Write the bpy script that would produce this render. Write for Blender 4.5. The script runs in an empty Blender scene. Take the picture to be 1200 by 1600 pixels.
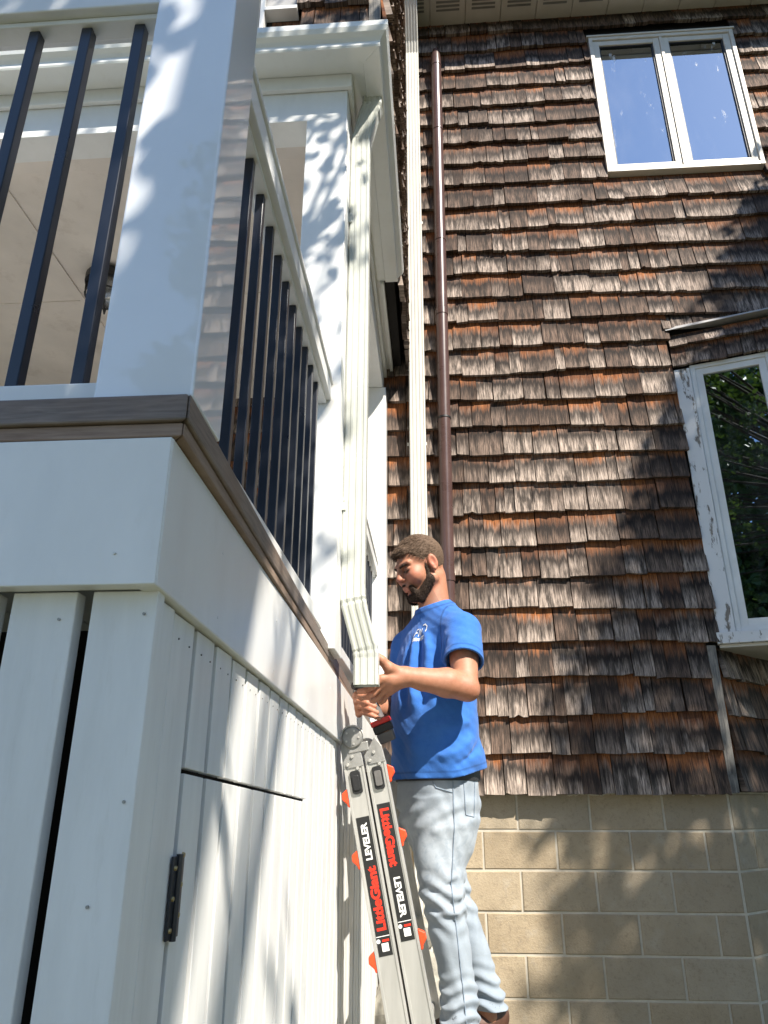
import bpy, bmesh, math, random
import numpy as np
from math import sin, cos, pi, radians, sqrt, atan2
from mathutils import Vector, Matrix
from mathutils.bvhtree import BVHTree

S = bpy.context.scene
COL = S.collection
random.seed(7)
RNG = np.random.default_rng(11)

# ------------------------------------------------------------------ camera
cam_d = bpy.data.cameras.new('camera')
cam_d.sensor_fit = 'HORIZONTAL'
cam_d.sensor_width = 36.0
cam_d.lens = 34.5
cam_d.clip_start = 0.02
cam_d.clip_end = 2000
cam = bpy.data.objects.new('camera', cam_d)
COL.objects.link(cam)
cam.location = (0, 0, 1.5)
cam.rotation_euler = (radians(90 + 21.5), 0, radians(3.9))
S.camera = cam

# ------------------------------------------------------------------ sun, sky, exposure
SUN = Vector((0.80, -1.0, 1.38)).normalized()        # towards the sun
w = bpy.data.worlds.new('World'); S.world = w; w.use_nodes = True
wn = w.node_tree.nodes; wl = w.node_tree.links
sky = wn.new('ShaderNodeTexSky'); sky.sky_type = 'NISHITA'; sky.sun_disc = False
sky.sun_elevation = math.asin(SUN.z)
sky.sun_rotation = atan2(SUN.x, SUN.y)
sky.air_density = 1.0; sky.dust_density = 0.15; sky.ozone_density = 4.0
bg = wn['Background']; bg.inputs[1].default_value = 0.15
wl.new(sky.outputs[0], bg.inputs[0])
sd = bpy.data.lights.new('sun', 'SUN'); sd.energy = 5.0; sd.angle = radians(0.53); sd.color = (1.0, 0.93, 0.82)
sun = bpy.data.objects.new('sun', sd); COL.objects.link(sun)
sun.rotation_euler = SUN.to_track_quat('Z', 'Y').to_euler()
sun.location = SUN * 40
S.view_settings.view_transform = 'Standard'
S.view_settings.look = 'None'
S.view_settings.exposure = 1.02
S.view_settings.gamma = 1.0
S.render.engine = 'CYCLES'

# ------------------------------------------------------------------ helpers
def link(o, parent=None):
    COL.objects.link(o)
    if parent is not None:
        o.parent = parent
    return o

def tag(o, label=None, cat=None, group=None, kind=None):
    if label: o['label'] = label
    if cat: o['category'] = cat
    if group: o['group'] = group
    if kind: o['kind'] = kind
    return o

def empty(name, loc, label=None, cat=None, group=None):
    o = bpy.data.objects.new(name, None); o.empty_display_size = 0.1
    COL.objects.link(o); o.location = loc
    EMPT[o.name] = Vector(loc)
    return tag(o, label, cat, group)
EMPT = {}

def setparent(o, parent):
    # keep world coordinates: geometry is written in world space
    o.parent = parent
    off = Vector((0, 0, 0)); p = parent
    while p is not None:
        off += p.location; p = p.parent
    o.location = -off

class MB:
    def __init__(s): s.v = []; s.f = []; s.sm = []
    def add(s, verts, faces, smooth=False):
        n = len(s.v); s.v += [tuple(v) for v in verts]
        s.f += [tuple(i + n for i in f) for f in faces]; s.sm += [smooth] * len(faces)
    def box(s, x0, x1, y0, y1, z0, z1, M=None):
        v = [Vector((x, y, z)) for z in (z0, z1) for y in (y0, y1) for x in (x0, x1)]
        if M: v = [M @ p for p in v]
        s.add(v, [(0, 2, 3, 1), (4, 5, 7, 6), (0, 1, 5, 4), (2, 6, 7, 3), (0, 4, 6, 2), (1, 3, 7, 5)])
    def hexa(s, p):   # 8 corners bottom(4, ccw) top(4, ccw)
        s.add(p, [(3, 2, 1, 0), (4, 5, 6, 7), (0, 1, 5, 4), (1, 2, 6, 5), (2, 3, 7, 6), (3, 0, 4, 7)])
    def prism(s, poly, vec):   # planar polygon (3D pts) extruded by vec
        n = len(poly); vec = Vector(vec)
        a = [Vector(p) for p in poly]; b = [p + vec for p in a]
        s.add(a + b, [tuple(reversed(range(n))), tuple(range(n, 2 * n))] + [(i, (i + 1) % n, n + (i + 1) % n, n + i) for i in range(n)])
    def tube(s, pts, r, n=10, cap=True, smooth=True):
        pts = [Vector(p) for p in pts]; m = len(pts)
        rs = r if isinstance(r, (list, tuple)) else [r] * m
        rings = []; prev = None
        for i, p in enumerate(pts):
            t = (pts[min(i + 1, m - 1)] - pts[max(i - 1, 0)]).normalized()
            a = prev - t * prev.dot(t) if prev is not None else t.orthogonal()
            a.normalize(); prev = a; b = t.cross(a)
            rings.append([p + (a * cos(2 * pi * k / n) + b * sin(2 * pi * k / n)) * rs[i] for k in range(n)])
        v = [q for rg in rings for q in rg]
        f = [(i * n + k, i * n + (k + 1) % n, (i + 1) * n + (k + 1) % n, (i + 1) * n + k) for i in range(m - 1) for k in range(n)]
        s.add(v, f, smooth)
        if cap:
            s.add(rings[0], [tuple(reversed(range(n)))]); s.add(rings[-1], [tuple(range(n))])
    def sweep(s, path, sect, adir, bdir_list=None, scales=None, cap=True, smooth=False):
        # section (a, b) swept along path; b axis fixed = adir ; a axis perpendicular
        path = [Vector(p) for p in path]; m = len(path); n = len(sect); B = Vector(adir).normalized()
        V = []
        for i, p in enumerate(path):
            t = (path[min(i + 1, m - 1)] - path[max(i - 1, 0)]).normalized()
            A = B.cross(t).normalized()
            sc = scales[i] if scales else (1, 1)
            V += [p + A * (q[0] * sc[0]) + B * (q[1] * sc[1]) for q in sect]
        F = [(i * n + k, i * n + (k + 1) % n, (i + 1) * n + (k + 1) % n, (i + 1) * n + k) for i in range(m - 1) for k in range(n)]
        s.add(V, F, smooth)
        if cap:
            s.add(V[:n], [tuple(reversed(range(n)))]); s.add(V[-n:], [tuple(range(n))])
    def build(s, name, mat, parent=None, bevel=0, label=None, fixn=True):
        me = bpy.data.meshes.new(name)
        me.from_pydata(s.v, [], s.f)
        me.polygons.foreach_set('use_smooth', s.sm)
        if fixn:
            bm = bmesh.new(); bm.from_mesh(me); bmesh.ops.recalc_face_normals(bm, faces=bm.faces); bm.to_mesh(me); bm.free()
        me.materials.append(mat); me.update()
        o = bpy.data.objects.new(name, me); COL.objects.link(o)
        if parent is not None: setparent(o, parent)
        if bevel:
            b = o.modifiers.new('bevel', 'BEVEL'); b.width = bevel; b.segments = 2; b.limit_method = 'ANGLE'; b.angle_limit = radians(40)
        if label: o['label'] = label
        return o

def box(name, mat, parent, x0, x1, y0, y1, z0, z1, bevel=0.0015, label=None):
    m = MB(); m.box(x0, x1, y0, y1, z0, z1)
    return m.build(name, mat, parent, bevel, label, False)

# ------------------------------------------------------------------ materials
class NT:
    def __init__(s, name):
        s.m = bpy.data.materials.new(name); s.m.use_nodes = True
        s.t = s.m.node_tree; s.p = s.t.nodes['Principled BSDF']
    def n(s, typ, **kw):
        nd = s.t.nodes.new('ShaderNode' + typ)
        for k, v in kw.items(): setattr(nd, k, v)
        return nd
    def l(s, a, b): s.t.links.new(a, b)
    def val(s, sock, v):
        if hasattr(v, 'is_output') or hasattr(v, 'links'): s.l(v, sock)
        else: sock.default_value = v
    def math(s, op, a, b=None, c=None, clamp=False):
        nd = s.n('Math', operation=op); nd.use_clamp = clamp
        s.val(nd.inputs[0], a)
        if b is not None: s.val(nd.inputs[1], b)
        if c is not None: s.val(nd.inputs[2], c)
        return nd.outputs[0]
    def mix(s, fac, a, b, mode='MIX'):
        nd = s.n('Mix', data_type='RGBA', blend_type=mode)
        s.val(nd.inputs[0], fac); s.val(nd.inputs[6], a if hasattr(a, 'links') else (*a, 1)); s.val(nd.inputs[7], b if hasattr(b, 'links') else (*b, 1))
        return nd.outputs[2]
    def coord(s, which='Object', scale=(1, 1, 1)):
        c = s.n('TexCoord'); mp = s.n('Mapping'); mp.inputs['Scale'].default_value = scale
        s.l(c.outputs[which], mp.inputs[0]); return mp.outputs[0]
    def noise(s, vec, scale, detail=4, rough=0.55, dist=0.0):
        nd = s.n('TexNoise'); nd.inputs['Scale'].default_value = scale; nd.inputs['Detail'].default_value = detail
        nd.inputs['Roughness'].default_value = rough; nd.inputs['Distortion'].default_value = dist
        if vec is not None: s.l(vec, nd.inputs['Vector'])
        return nd.outputs[0]
    def ramp(s, fac, lo, hi, clampv=True):
        nd = s.n('MapRange'); nd.clamp = clampv
        s.val(nd.inputs[0], fac); nd.inputs[1].default_value = lo; nd.inputs[2].default_value = hi
        return nd.outputs[0]
    def bump(s, h, strength=0.3, dist=0.002):
        b = s.n('Bump'); b.inputs['Strength'].default_value = strength; b.inputs['Distance'].default_value = dist
        s.l(h, b.inputs['Height']); s.l(b.outputs[0], s.p.inputs['Normal'])
    def set(s, **kw):
        for k, v in kw.items():
            sock = s.p.inputs[k.replace('_', ' ')]
            if isinstance(v, tuple) and len(v) == 3: v = (*v, 1)
            s.val(sock, v)
        return s

def simple(name, col, rough=0.5, var=0.06, nscale=6.0, metallic=0.0, bump=0.05, bscale=60.0, ior=1.5, dirt=0.0, dirtcol=(0.2, 0.17, 0.12), stretch=(1, 1, 1)):
    t = NT(name); v = t.coord('Object', stretch)
    n1 = t.noise(v, nscale, 5, 0.6); n2 = t.noise(v, bscale, 4, 0.6)
    dark = tuple(c * (1 - 2 * var) for c in col); lite = tuple(min(1, c * (1 + 0.6 * var)) for c in col)
    c = t.mix(t.ramp(n1, 0.3, 0.7), dark, lite)
    if dirt:
        n3 = t.noise(v, nscale * 2.6, 7, 0.68)
        c = t.mix(t.math('MULTIPLY', t.ramp(n3, 0.56, 0.76), dirt), c, dirtcol)
    t.l(c, t.p.inputs['Base Color'])
    r = t.math('ADD', t.math('MULTIPLY', t.math('SUBTRACT', n1, 0.5), 0.25), rough, clamp=True)
    t.l(r, t.p.inputs['Roughness'])
    t.p.inputs['Metallic'].default_value = metallic; t.p.inputs['IOR'].default_value = ior
    if bump: t.bump(n2, bump, 0.002)
    return t.m

M = {}
M['vinyl'] = simple('white_vinyl', (0.78, 0.80, 0.82), 0.35, 0.02, 5, bump=0.0)
_p = M['vinyl'].node_tree.nodes['Principled BSDF']; _p.inputs['Coat Weight'].default_value = 1.0; _p.inputs['Coat Roughness'].default_value = 0.025; _p.inputs['Coat IOR'].default_value = 1.55
M['trim'] = simple('white_trim_paint', (0.78, 0.78, 0.76), 0.34, 0.045, 4, bump=0.08, bscale=40, dirt=0.16, dirtcol=(0.45, 0.42, 0.35), stretch=(1.5, 1.5, 0.7))
M['skirt'] = simple('white_skirt_paint', (0.74, 0.74, 0.72), 0.42, 0.06, 5, bump=0.16, bscale=30, dirt=0.22, dirtcol=(0.42, 0.40, 0.34), stretch=(4, 4, 0.6))
M['backing'] = simple('grey_groove_backing', (0.22, 0.215, 0.20), 0.6, 0.1)
M['soffit'] = simple('soffit_vinyl', (0.62, 0.58, 0.52), 0.4, 0.04)
M['floor'] = simple('grey_deck_paint', (0.66, 0.64, 0.60), 0.5, 0.06, 6)
M['ceiling'] = simple('ceiling_beige', (0.76, 0.69, 0.62), 0.6, 0.07, 3, bump=0.05, bscale=30, dirt=0.35, dirtcol=(0.36, 0.28, 0.22))
M['gutter'] = simple('aluminium_gutter', (0.76, 0.77, 0.74), 0.18, 0.03, 5, bump=0.03, bscale=12, dirt=0.15, dirtcol=(0.40, 0.38, 0.30))
M['spout'] = simple('downspout_white', (0.56, 0.575, 0.525), 0.25, 0.04, 7, bump=0.05, bscale=14, dirt=0.2, dirtcol=(0.42, 0.42, 0.34))
M['spout2'] = simple('downspout_cream', (0.62, 0.60, 0.54), 0.35, 0.03, 7, dirt=0.12, dirtcol=(0.5, 0.46, 0.36))
M['black'] = simple('black_powder_coat', (0.016, 0.019, 0.028), 0.32, 0.1, 8)
M['blackm'] = simple('black_plastic', (0.015, 0.015, 0.016), 0.5, 0.1, 20)
M['dark'] = simple('dark_void', (0.012, 0.010, 0.009), 0.9, 0.1)
M['pvc'] = simple('brown_pvc', (0.085, 0.047, 0.041), 0.30, 0.08, 6, bump=0.02, dirt=0.15, dirtcol=(0.25, 0.18, 0.15))
M['frame'] = simple('window_frame_almond', (0.66, 0.61, 0.52), 0.45, 0.06, 8, dirt=0.3, dirtcol=(0.40, 0.36, 0.28))
M['frame_white'] = simple('window_frame_white', (0.74, 0.74, 0.72), 0.4, 0.05, 8, dirt=0.2, dirtcol=(0.45, 0.42, 0.36))
M['alu'] = simple('ladder_aluminium', (0.58, 0.565, 0.53), 0.38, 0.07, 9, metallic=0.55, bump=0.06, bscale=90, dirt=0.25, dirtcol=(0.36, 0.34, 0.30), stretch=(3, 3, 0.4))
M['cast'] = simple('cast_grey', (0.34, 0.335, 0.32), 0.45, 0.12, 30, metallic=0.4, bump=0.35, bscale=120)
M['orange'] = simple('orange_plastic', (0.80, 0.075, 0.02), 0.4, 0.06, 20)
M['decal_black'] = simple('decal_black', (0.018, 0.018, 0.018), 0.4, 0.05, 20)
M['decal_white'] = simple('decal_white', (0.82, 0.82, 0.80), 0.4, 0.03, 20)
M['decal_red'] = simple('decal_red', (0.80, 0.035, 0.015), 0.4, 0.04, 20)
M['toolred'] = simple('tool_red', (0.60, 0.03, 0.025), 0.4, 0.08, 30)
M['toolgrey'] = simple('tool_grey', (0.13, 0.125, 0.12), 0.55, 0.1, 40, bump=0.2, bscale=200)
M['brass'] = simple('screw_brass', (0.45, 0.36, 0.18), 0.4, 0.1, metallic=0.7)
M['leather'] = simple('shoe_leather', (0.10, 0.045, 0.028), 0.5, 0.15, 20, bump=0.2)
M['belt'] = simple('belt_black', (0.02, 0.02, 0.022), 0.5, 0.1)
M['flash'] = simple('flashing_grey', (0.42, 0.41, 0.40), 0.5, 0.12, 10, dirt=0.3)

def wood_mat():
    t = NT('deck_wood'); v = t.coord('Object', (1, 1, 1))
    g = t.noise(t.coord('Object', (5, 5, 60)), 3.0, 6, 0.6, 0.4)
    b = t.noise(v, 3.0, 4, 0.6)
    c = t.mix(t.ramp(g, 0.3, 0.7), (0.115, 0.09, 0.075), (0.24, 0.19, 0.155))
    c = t.mix(t.ramp(b, 0.5, 0.75), c, (0.19, 0.12, 0.08))
    t.l(c, t.p.inputs['Base Color']); t.p.inputs['Roughness'].default_value = 0.5
    t.bump(g, 0.25, 0.002); return t.m
M['wood'] = wood_mat()
def wood2():
    t = NT('under_wood'); g = t.noise(t.coord('Object', (4, 4, 50)), 3.0, 6, 0.6, 0.4)
    t.l(t.mix(t.ramp(g, 0.3, 0.7), (0.20, 0.13, 0.09), (0.33, 0.24, 0.18)), t.p.inputs['Base Color'])
    t.p.inputs['Roughness'].default_value = 0.65; t.bump(g, 0.2, 0.002); return t.m
M['wood2'] = wood2()

def peel_mat():
    t = NT('peeling_paint'); v = t.coord('Object', (1, 1, 1))
    big = t.noise(t.coord('Object', (3, 3, 0.8)), 7.0, 9, 0.72, 0.3)
    fine = t.noise(t.coord('Object', (60, 60, 4)), 3.0, 4, 0.6)
    mask = t.ramp(big, 0.56, 0.60)
    wood = t.mix(t.ramp(fine, 0.3, 0.7), (0.10, 0.085, 0.07), (0.30, 0.26, 0.22))
    c = t.mix(mask, (0.70, 0.70, 0.70), wood)
    t.l(c, t.p.inputs['Base Color']); t.p.inputs['Roughness'].default_value = 0.6
    h = t.math('SUBTRACT', t.math('MULTIPLY', fine, 0.3), mask); t.bump(h, 0.6, 0.003); return t.m
M['peel'] = peel_mat()

def greywood():
    t = NT('weathered_board'); fine = t.noise(t.coord('Object', (60, 60, 3)), 3.0, 5, 0.6)
    big = t.noise(t.coord('Object', (4, 4, 2)), 4.0, 5, 0.6)
    c = t.mix(t.ramp(fine, 0.3, 0.7), (0.10, 0.095, 0.09), (0.34, 0.31, 0.27))
    c = t.mix(t.ramp(big, 0.5, 0.7), c, (0.07, 0.065, 0.06))
    t.l(c, t.p.inputs['Base Color']); t.p.inputs['Roughness'].default_value = 0.8; t.bump(fine, 0.5, 0.003); return t.m
M['greywood'] = greywood()

def shingle_mat():
    t = NT('cedar_shingle')
    uv = t.n('UVMap'); uv.uv_map = 'UVMap'
    at = t.n('Attribute'); at.attribute_name = 'rnd'
    sx = t.n('SeparateXYZ'); t.l(uv.outputs[0], sx.inputs[0])
    sr = t.n('SeparateXYZ'); t.l(at.outputs['Vector'], sr.inputs[0])
    u, vv = sx.outputs[0], sx.outputs[1]
    off = t.n('CombineXYZ')
    t.l(t.math('ADD', u, t.math('MULTIPLY', sr.outputs[0], 37.0)), off.inputs[0])
    t.l(vv, off.inputs[1]); t.l(t.math('MULTIPLY', sr.outputs[1], 53.0), off.inputs[2])
    def st(sc):
        mp = t.n('Mapping'); mp.inputs['Scale'].default_value = sc; t.l(off.outputs[0], mp.inputs[0]); return mp.outputs[0]
    grain = t.noise(st((170, 1.6, 1)), 1.0, 6, 0.65, 0.25)
    fine = t.noise(st((520, 5.0, 1)), 1.0, 3, 0.6)
    edge = t.noise(st((55, 0.9, 1)), 1.0, 4, 0.62)
    blot = t.noise(st((38, 1.3, 1)), 1.0, 4, 0.6)
    # heights of the weathering zones vary from shingle to shingle and along its width
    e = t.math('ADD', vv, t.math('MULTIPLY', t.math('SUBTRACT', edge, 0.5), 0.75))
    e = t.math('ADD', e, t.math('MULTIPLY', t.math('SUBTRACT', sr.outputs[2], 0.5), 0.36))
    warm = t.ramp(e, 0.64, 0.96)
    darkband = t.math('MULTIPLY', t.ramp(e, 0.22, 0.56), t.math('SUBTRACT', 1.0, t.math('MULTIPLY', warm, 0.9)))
    g2 = t.ramp(t.math('ADD', t.math('MULTIPLY', grain, 0.72), t.math('MULTIPLY', fine, 0.28)), 0.38, 0.62)
    silver = t.mix(g2, (0.055, 0.040, 0.032), (0.60, 0.485, 0.405))
    silver = t.mix(t.math('MULTIPLY', t.ramp(sr.outputs[0], 0.48, 0.72), 0.9), silver, t.mix(g2, (0.024, 0.015, 0.012), (0.20, 0.128, 0.092)))
    silver = t.mix(t.math('MULTIPLY', t.ramp(blot, 0.46, 0.62), 0.85), silver, (0.030, 0.024, 0.020))
    orange = t.mix(g2, (0.075, 0.024, 0.010), (0.42, 0.155, 0.052))
    orange = t.mix(t.math('MULTIPLY', t.ramp(sr.outputs[1], 0.4, 0.8), 0.85), orange, t.mix(g2, (0.038, 0.017, 0.011), (0.17, 0.070, 0.036)))
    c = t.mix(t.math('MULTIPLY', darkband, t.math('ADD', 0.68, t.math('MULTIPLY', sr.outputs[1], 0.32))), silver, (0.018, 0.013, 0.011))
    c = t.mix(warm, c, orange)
    big = t.noise(t.coord('Object', (1.0, 1.0, 0.7)), 1.5, 6, 0.68)
    c = t.mix(t.math('MULTIPLY', t.ramp(big, 0.50, 0.66), 0.62), c, t.mix(g2, (0.014, 0.010, 0.009), (0.085, 0.058, 0.044)))
    t.l(c, t.p.inputs['Base Color']); t.p.inputs['Roughness'].default_value = 0.82
    t.p.inputs['Specular IOR Level'].default_value = 0.25
    t.bump(t.math('ADD', grain, t.math('MULTIPLY', fine, 0.4)), 0.7, 0.0035)
    return t.m
M['shingle'] = shingle_mat()

def block_mat():
    t = NT('concrete_block'); at = t.n('Attribute'); at.attribute_name = 'rnd'
    sr = t.n('SeparateXYZ'); t.l(at.outputs['Vector'], sr.inputs[0])
    v = t.coord('Object'); n1 = t.noise(v, 5.0, 6, 0.6); n2 = t.noise(v, 85.0, 4, 0.7); n3 = t.noise(v, 12.0, 6, 0.7); n4 = t.noise(v, 48.0, 5, 0.75)
    c = t.mix(t.ramp(n1, 0.3, 0.7), (0.32, 0.245, 0.155), (0.44, 0.35, 0.235))
    c = t.mix(t.math('MULTIPLY', sr.outputs[0], 0.55), c, (0.36, 0.325, 0.265))
    c = t.mix(t.math('MULTIPLY', t.ramp(n3, 0.55, 0.7), 0.45), c, (0.48, 0.43, 0.35))
    c = t.mix(t.math('MULTIPLY', t.ramp(n4, 0.52, 0.70), 0.55), c, (0.17, 0.13, 0.09))
    c = t.mix(t.math('MULTIPLY', sr.outputs[1], 0.35), c, (0.22, 0.175, 0.12))
    c = t.mix(t.math('MULTIPLY', t.ramp(n2, 0.60, 0.75), 0.5), c, (0.11, 0.085, 0.058))
    t.l(c, t.p.inputs['Base Color']); t.p.inputs['Roughness'].default_value = 0.92
    t.bump(t.math('ADD', n2, t.math('MULTIPLY', n3, 0.9)), 0.8, 0.004); return t.m
M['block'] = block_mat()
M['mortar'] = simple('mortar', (0.52, 0.475, 0.395), 0.95, 0.1, 14, bump=0.4, bscale=110, dirt=0.3, dirtcol=(0.24, 0.2, 0.15))

def glass_mat(name, refl, tint, marks=False):
    t = NT(name); out = t.t.nodes['Material Output']
    gl = t.n('BsdfGlossy'); gl.inputs['Roughness'].default_value = 0.004; gl.inputs['Color'].default_value = (0.82, 0.91, 1, 1)
    tr = t.n('BsdfTransparent'); tr.inputs['Color'].default_value = (*tint, 1)
    fr = t.n('Fresnel'); fr.inputs['IOR'].default_value = 1.52
    fac = t.math('ADD', t.math('MULTIPLY', fr.outputs[0], 1.0), refl, clamp=True)
    mx = t.n('MixShader'); t.l(fac, mx.inputs[0]); t.l(tr.outputs[0], mx.inputs[1]); t.l(gl.outputs[0], mx.inputs[2])
    v = t.coord('Object', (1, 1, 0.35)); nz = t.noise(t.coord('Object', (1, 1, 1)), 1.1, 2, 0.5)
    b = t.n('Bump'); b.inputs['Strength'].default_value = 0.06; b.inputs['Distance'].default_value = 0.02; t.l(nz, b.inputs['Height'])
    t.l(b.outputs[0], gl.inputs['Normal'])
    d = t.n('BsdfDiffuse'); d.inputs['Color'].default_value = (0.75, 0.75, 0.74, 1)
    spots = t.math('MULTIPLY', t.ramp(t.noise(v, 7.0, 8, 0.75), 0.63 if marks else 0.70, 0.68 if marks else 0.75), 0.55)
    film = t.math('ADD', spots, t.math('MULTIPLY', t.ramp(t.noise(v, 3.0, 5, 0.7), 0.5, 0.8), 0.05), clamp=True)
    m2 = t.n('MixShader'); t.l(film, m2.inputs[0]); t.l(mx.outputs[0], m2.inputs[1]); t.l(d.outputs[0], m2.inputs[2])
    t.l(m2.outputs[0], out.inputs['Surface']); return t.m
M['glass'] = glass_mat('window_glass', 0.37, (0.5, 0.55, 0.55), True)
M['glass2'] = glass_mat('window_glass_clear', 0.20, (0.55, 0.58, 0.55))

def leaf_mat():
    t = NT('leaf'); oi = t.n('Attribute'); oi.attribute_name = 'rnd'
    sr = t.n('SeparateXYZ'); t.l(oi.outputs['Vector'], sr.inputs[0])
    c = t.mix(sr.outputs[0], (0.035, 0.085, 0.018), (0.11, 0.19, 0.035))
    t.l(c, t.p.inputs['Base Color']); t.p.inputs['Roughness'].default_value = 0.45
    out = t.t.nodes['Material Output']
    tl = t.n('BsdfTranslucent'); t.l(t.mix(0.5, c, (0.14, 0.22, 0.02)), tl.inputs[0])
    mx = t.n('MixShader'); mx.inputs[0].default_value = 0.3
    t.l(t.p.outputs[0], mx.inputs[1]); t.l(tl.outputs[0], mx.inputs[2]); t.l(mx.outputs[0], out.inputs[0]); return t.m
M['leaf'] = leaf_mat()
M['bark'] = simple('bark', (0.10, 0.08, 0.06), 0.9, 0.25, 12, bump=0.8, bscale=30, stretch=(3, 3, 0.6))
M['ground'] = simple('ground_soil_grass', (0.10, 0.10, 0.05), 0.95, 0.3, 1.5, bump=0.8, bscale=40, dirt=0.6, dirtcol=(0.16, 0.13, 0.09))
M['rock'] = simple('boulder_stone', (0.34, 0.32, 0.27), 0.9, 0.25, 14, bump=0.8, bscale=50, dirt=0.6, dirtcol=(0.10, 0.095, 0.07))

# ------------------------------------------------------------------ ground
def ground():
    n = 48; xs = [math.copysign(abs(t) ** 3 * 260, t) for t in np.linspace(-1, 1, n)]
    m = MB(); V = []
    for y in xs:
        for x in xs:
            V.append((x, y + 2, 0.03 * sin(x * 1.3) * cos(y * 0.9)))
    F = [(j * n + i, j * n + i + 1, (j + 1) * n + i + 1, (j + 1) * n + i) for j in range(n - 1) for i in range(n - 1)]
    m.add(V, F, True); o = m.build('ground', M['ground'], None, 0, None, False); o['kind'] = 'structure'
ground()

# ------------------------------------------------------------------ camera projection used only to rank pieces by how large they show
CW = cam.rotation_euler.to_matrix()
def project(p):
    d = CW.transposed() @ (Vector(p) - cam.location)
    if d.z > -0.05: return None
    return 600 + 1150 * d.x / -d.z, 800 - 1150 * d.y / -d.z, -d.z

# ------------------------------------------------------------------ house
house = empty('house', (0.8, 4.6, 0.0), 'tall two storey house clad in weathered cedar shingles above a concrete block foundation', 'house')
Z3 = Vector((0, 0, 1))
SH_V, SH_F, SH_UV, SH_R = [], [], [], []     # far or hidden shingles, joined
cands = []

def shingle_geo(O, Sd, N, s0, s1, zb, E, lift, seed, ztop=None):
    r = random.Random(seed)
    na, nb = 5, 4; L = E * 1.8
    if ztop is not None: L = min(L, ztop - zb)
    tb = r.uniform(0.022, 0.034); cup = r.uniform(-0.001, 0.006); skew = r.uniform(-0.007, 0.007)
    nb0 = 0.060 + lift + r.uniform(-0.004, 0.006); twist = r.uniform(-0.004, 0.004)
    taper = r.uniform(-0.004, 0.004)
    jit = [r.uniform(-0.0014, 0.0014) for _ in range(na)]
    if r.random() < 0.12: jit[r.randrange(na)] += r.uniform(0.006, 0.016)
    fr, uv = [], []
    for b in range(nb):
        tz = (0, 0.28, 0.58, 1.0)[b]
        for a in range(na):
            ta = a / (na - 1)
            s = s0 + (s1 - s0) * ta + (taper * (1 - tz)) * (ta - 0.5)
            z = zb + L * tz + (skew * (ta - 0.5) + jit[a]) * (1 - tz) ** 2
            c = (2 * ta - 1)
            n = (nb0 + cup * c * c * 1.2 + twist * c) * (1 - tz) + 0.004 * tz
            if b == 1: n -= 0.0015
            fr.append(O + Sd * s + Z3 * z + N * n); uv.append((s, (z - zb) / E))
    bk = [fr[a] - N * tb for a in range(na)]; V = list(fr) + bk; UV = uv + [uv[a] for a in range(na)]
    F = [(b * na + a, b * na + a + 1, (b + 1) * na + a + 1, (b + 1) * na + a) for b in range(nb - 1) for a in range(na - 1)]
    k = nb * na
    F += [(k + a, k + a + 1, a + 1, a) for a in range(na - 1)]
    # side edges
    for a, flip in ((0, False), (na - 1, True)):
        for b in range(nb - 1):
            i = len(V)
            t0, t1 = (0, 0.28, 0.58, 1.0)[b], (0, 0.28, 0.58, 1.0)[b + 1]
            V += [fr[b * na + a], fr[(b + 1) * na + a], fr[(b + 1) * na + a] - N * (tb * (1 - t1) + 0.003), fr[b * na + a] - N * (tb * (1 - t0) + 0.003)]
            UV += [uv[b * na + a], uv[(b + 1) * na + a], uv[(b + 1) * na + a], uv[b * na + a]]
            F.append((i, i + 1, i + 2, i + 3) if flip else (i + 3, i + 2, i + 1, i))
    R = (r.random(), r.random(), r.random())
    return V, F, UV, R

def shingle_mesh(name, V, F, UV, R):
    me = bpy.data.meshes.new(name); me.from_pydata([tuple(v) for v in V], [], F)
    uvl = me.uv_layers.new(name='UVMap'); vi = np.empty(len(me.loops), dtype=np.int32); me.loops.foreach_get('vertex_index', vi)
    uvl.data.foreach_set('uv', np.array(UV, dtype=np.float32)[vi].ravel())
    at = me.attributes.new('rnd', 'FLOAT_VECTOR', 'POINT')
    Ra = np.tile(np.array(R, dtype=np.float32), (len(V), 1)) if isinstance(R, tuple) else np.array(R, dtype=np.float32)
    at.data.foreach_set('vector', Ra.ravel()); me.materials.append(M['shingle']); me.update(); return me

def clip_ranges(a, b, holes):
    seg = [(a, b)]
    for h0, h1 in holes:
        ns = []
        for p, q in seg:
            if h1 <= p or h0 >= q: ns.append((p, q)); continue
            if p < h0 - 0.02: ns.append((p, h0))
            if h1 < q - 0.02: ns.append((h1, q))
        seg = ns
    return seg

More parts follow.
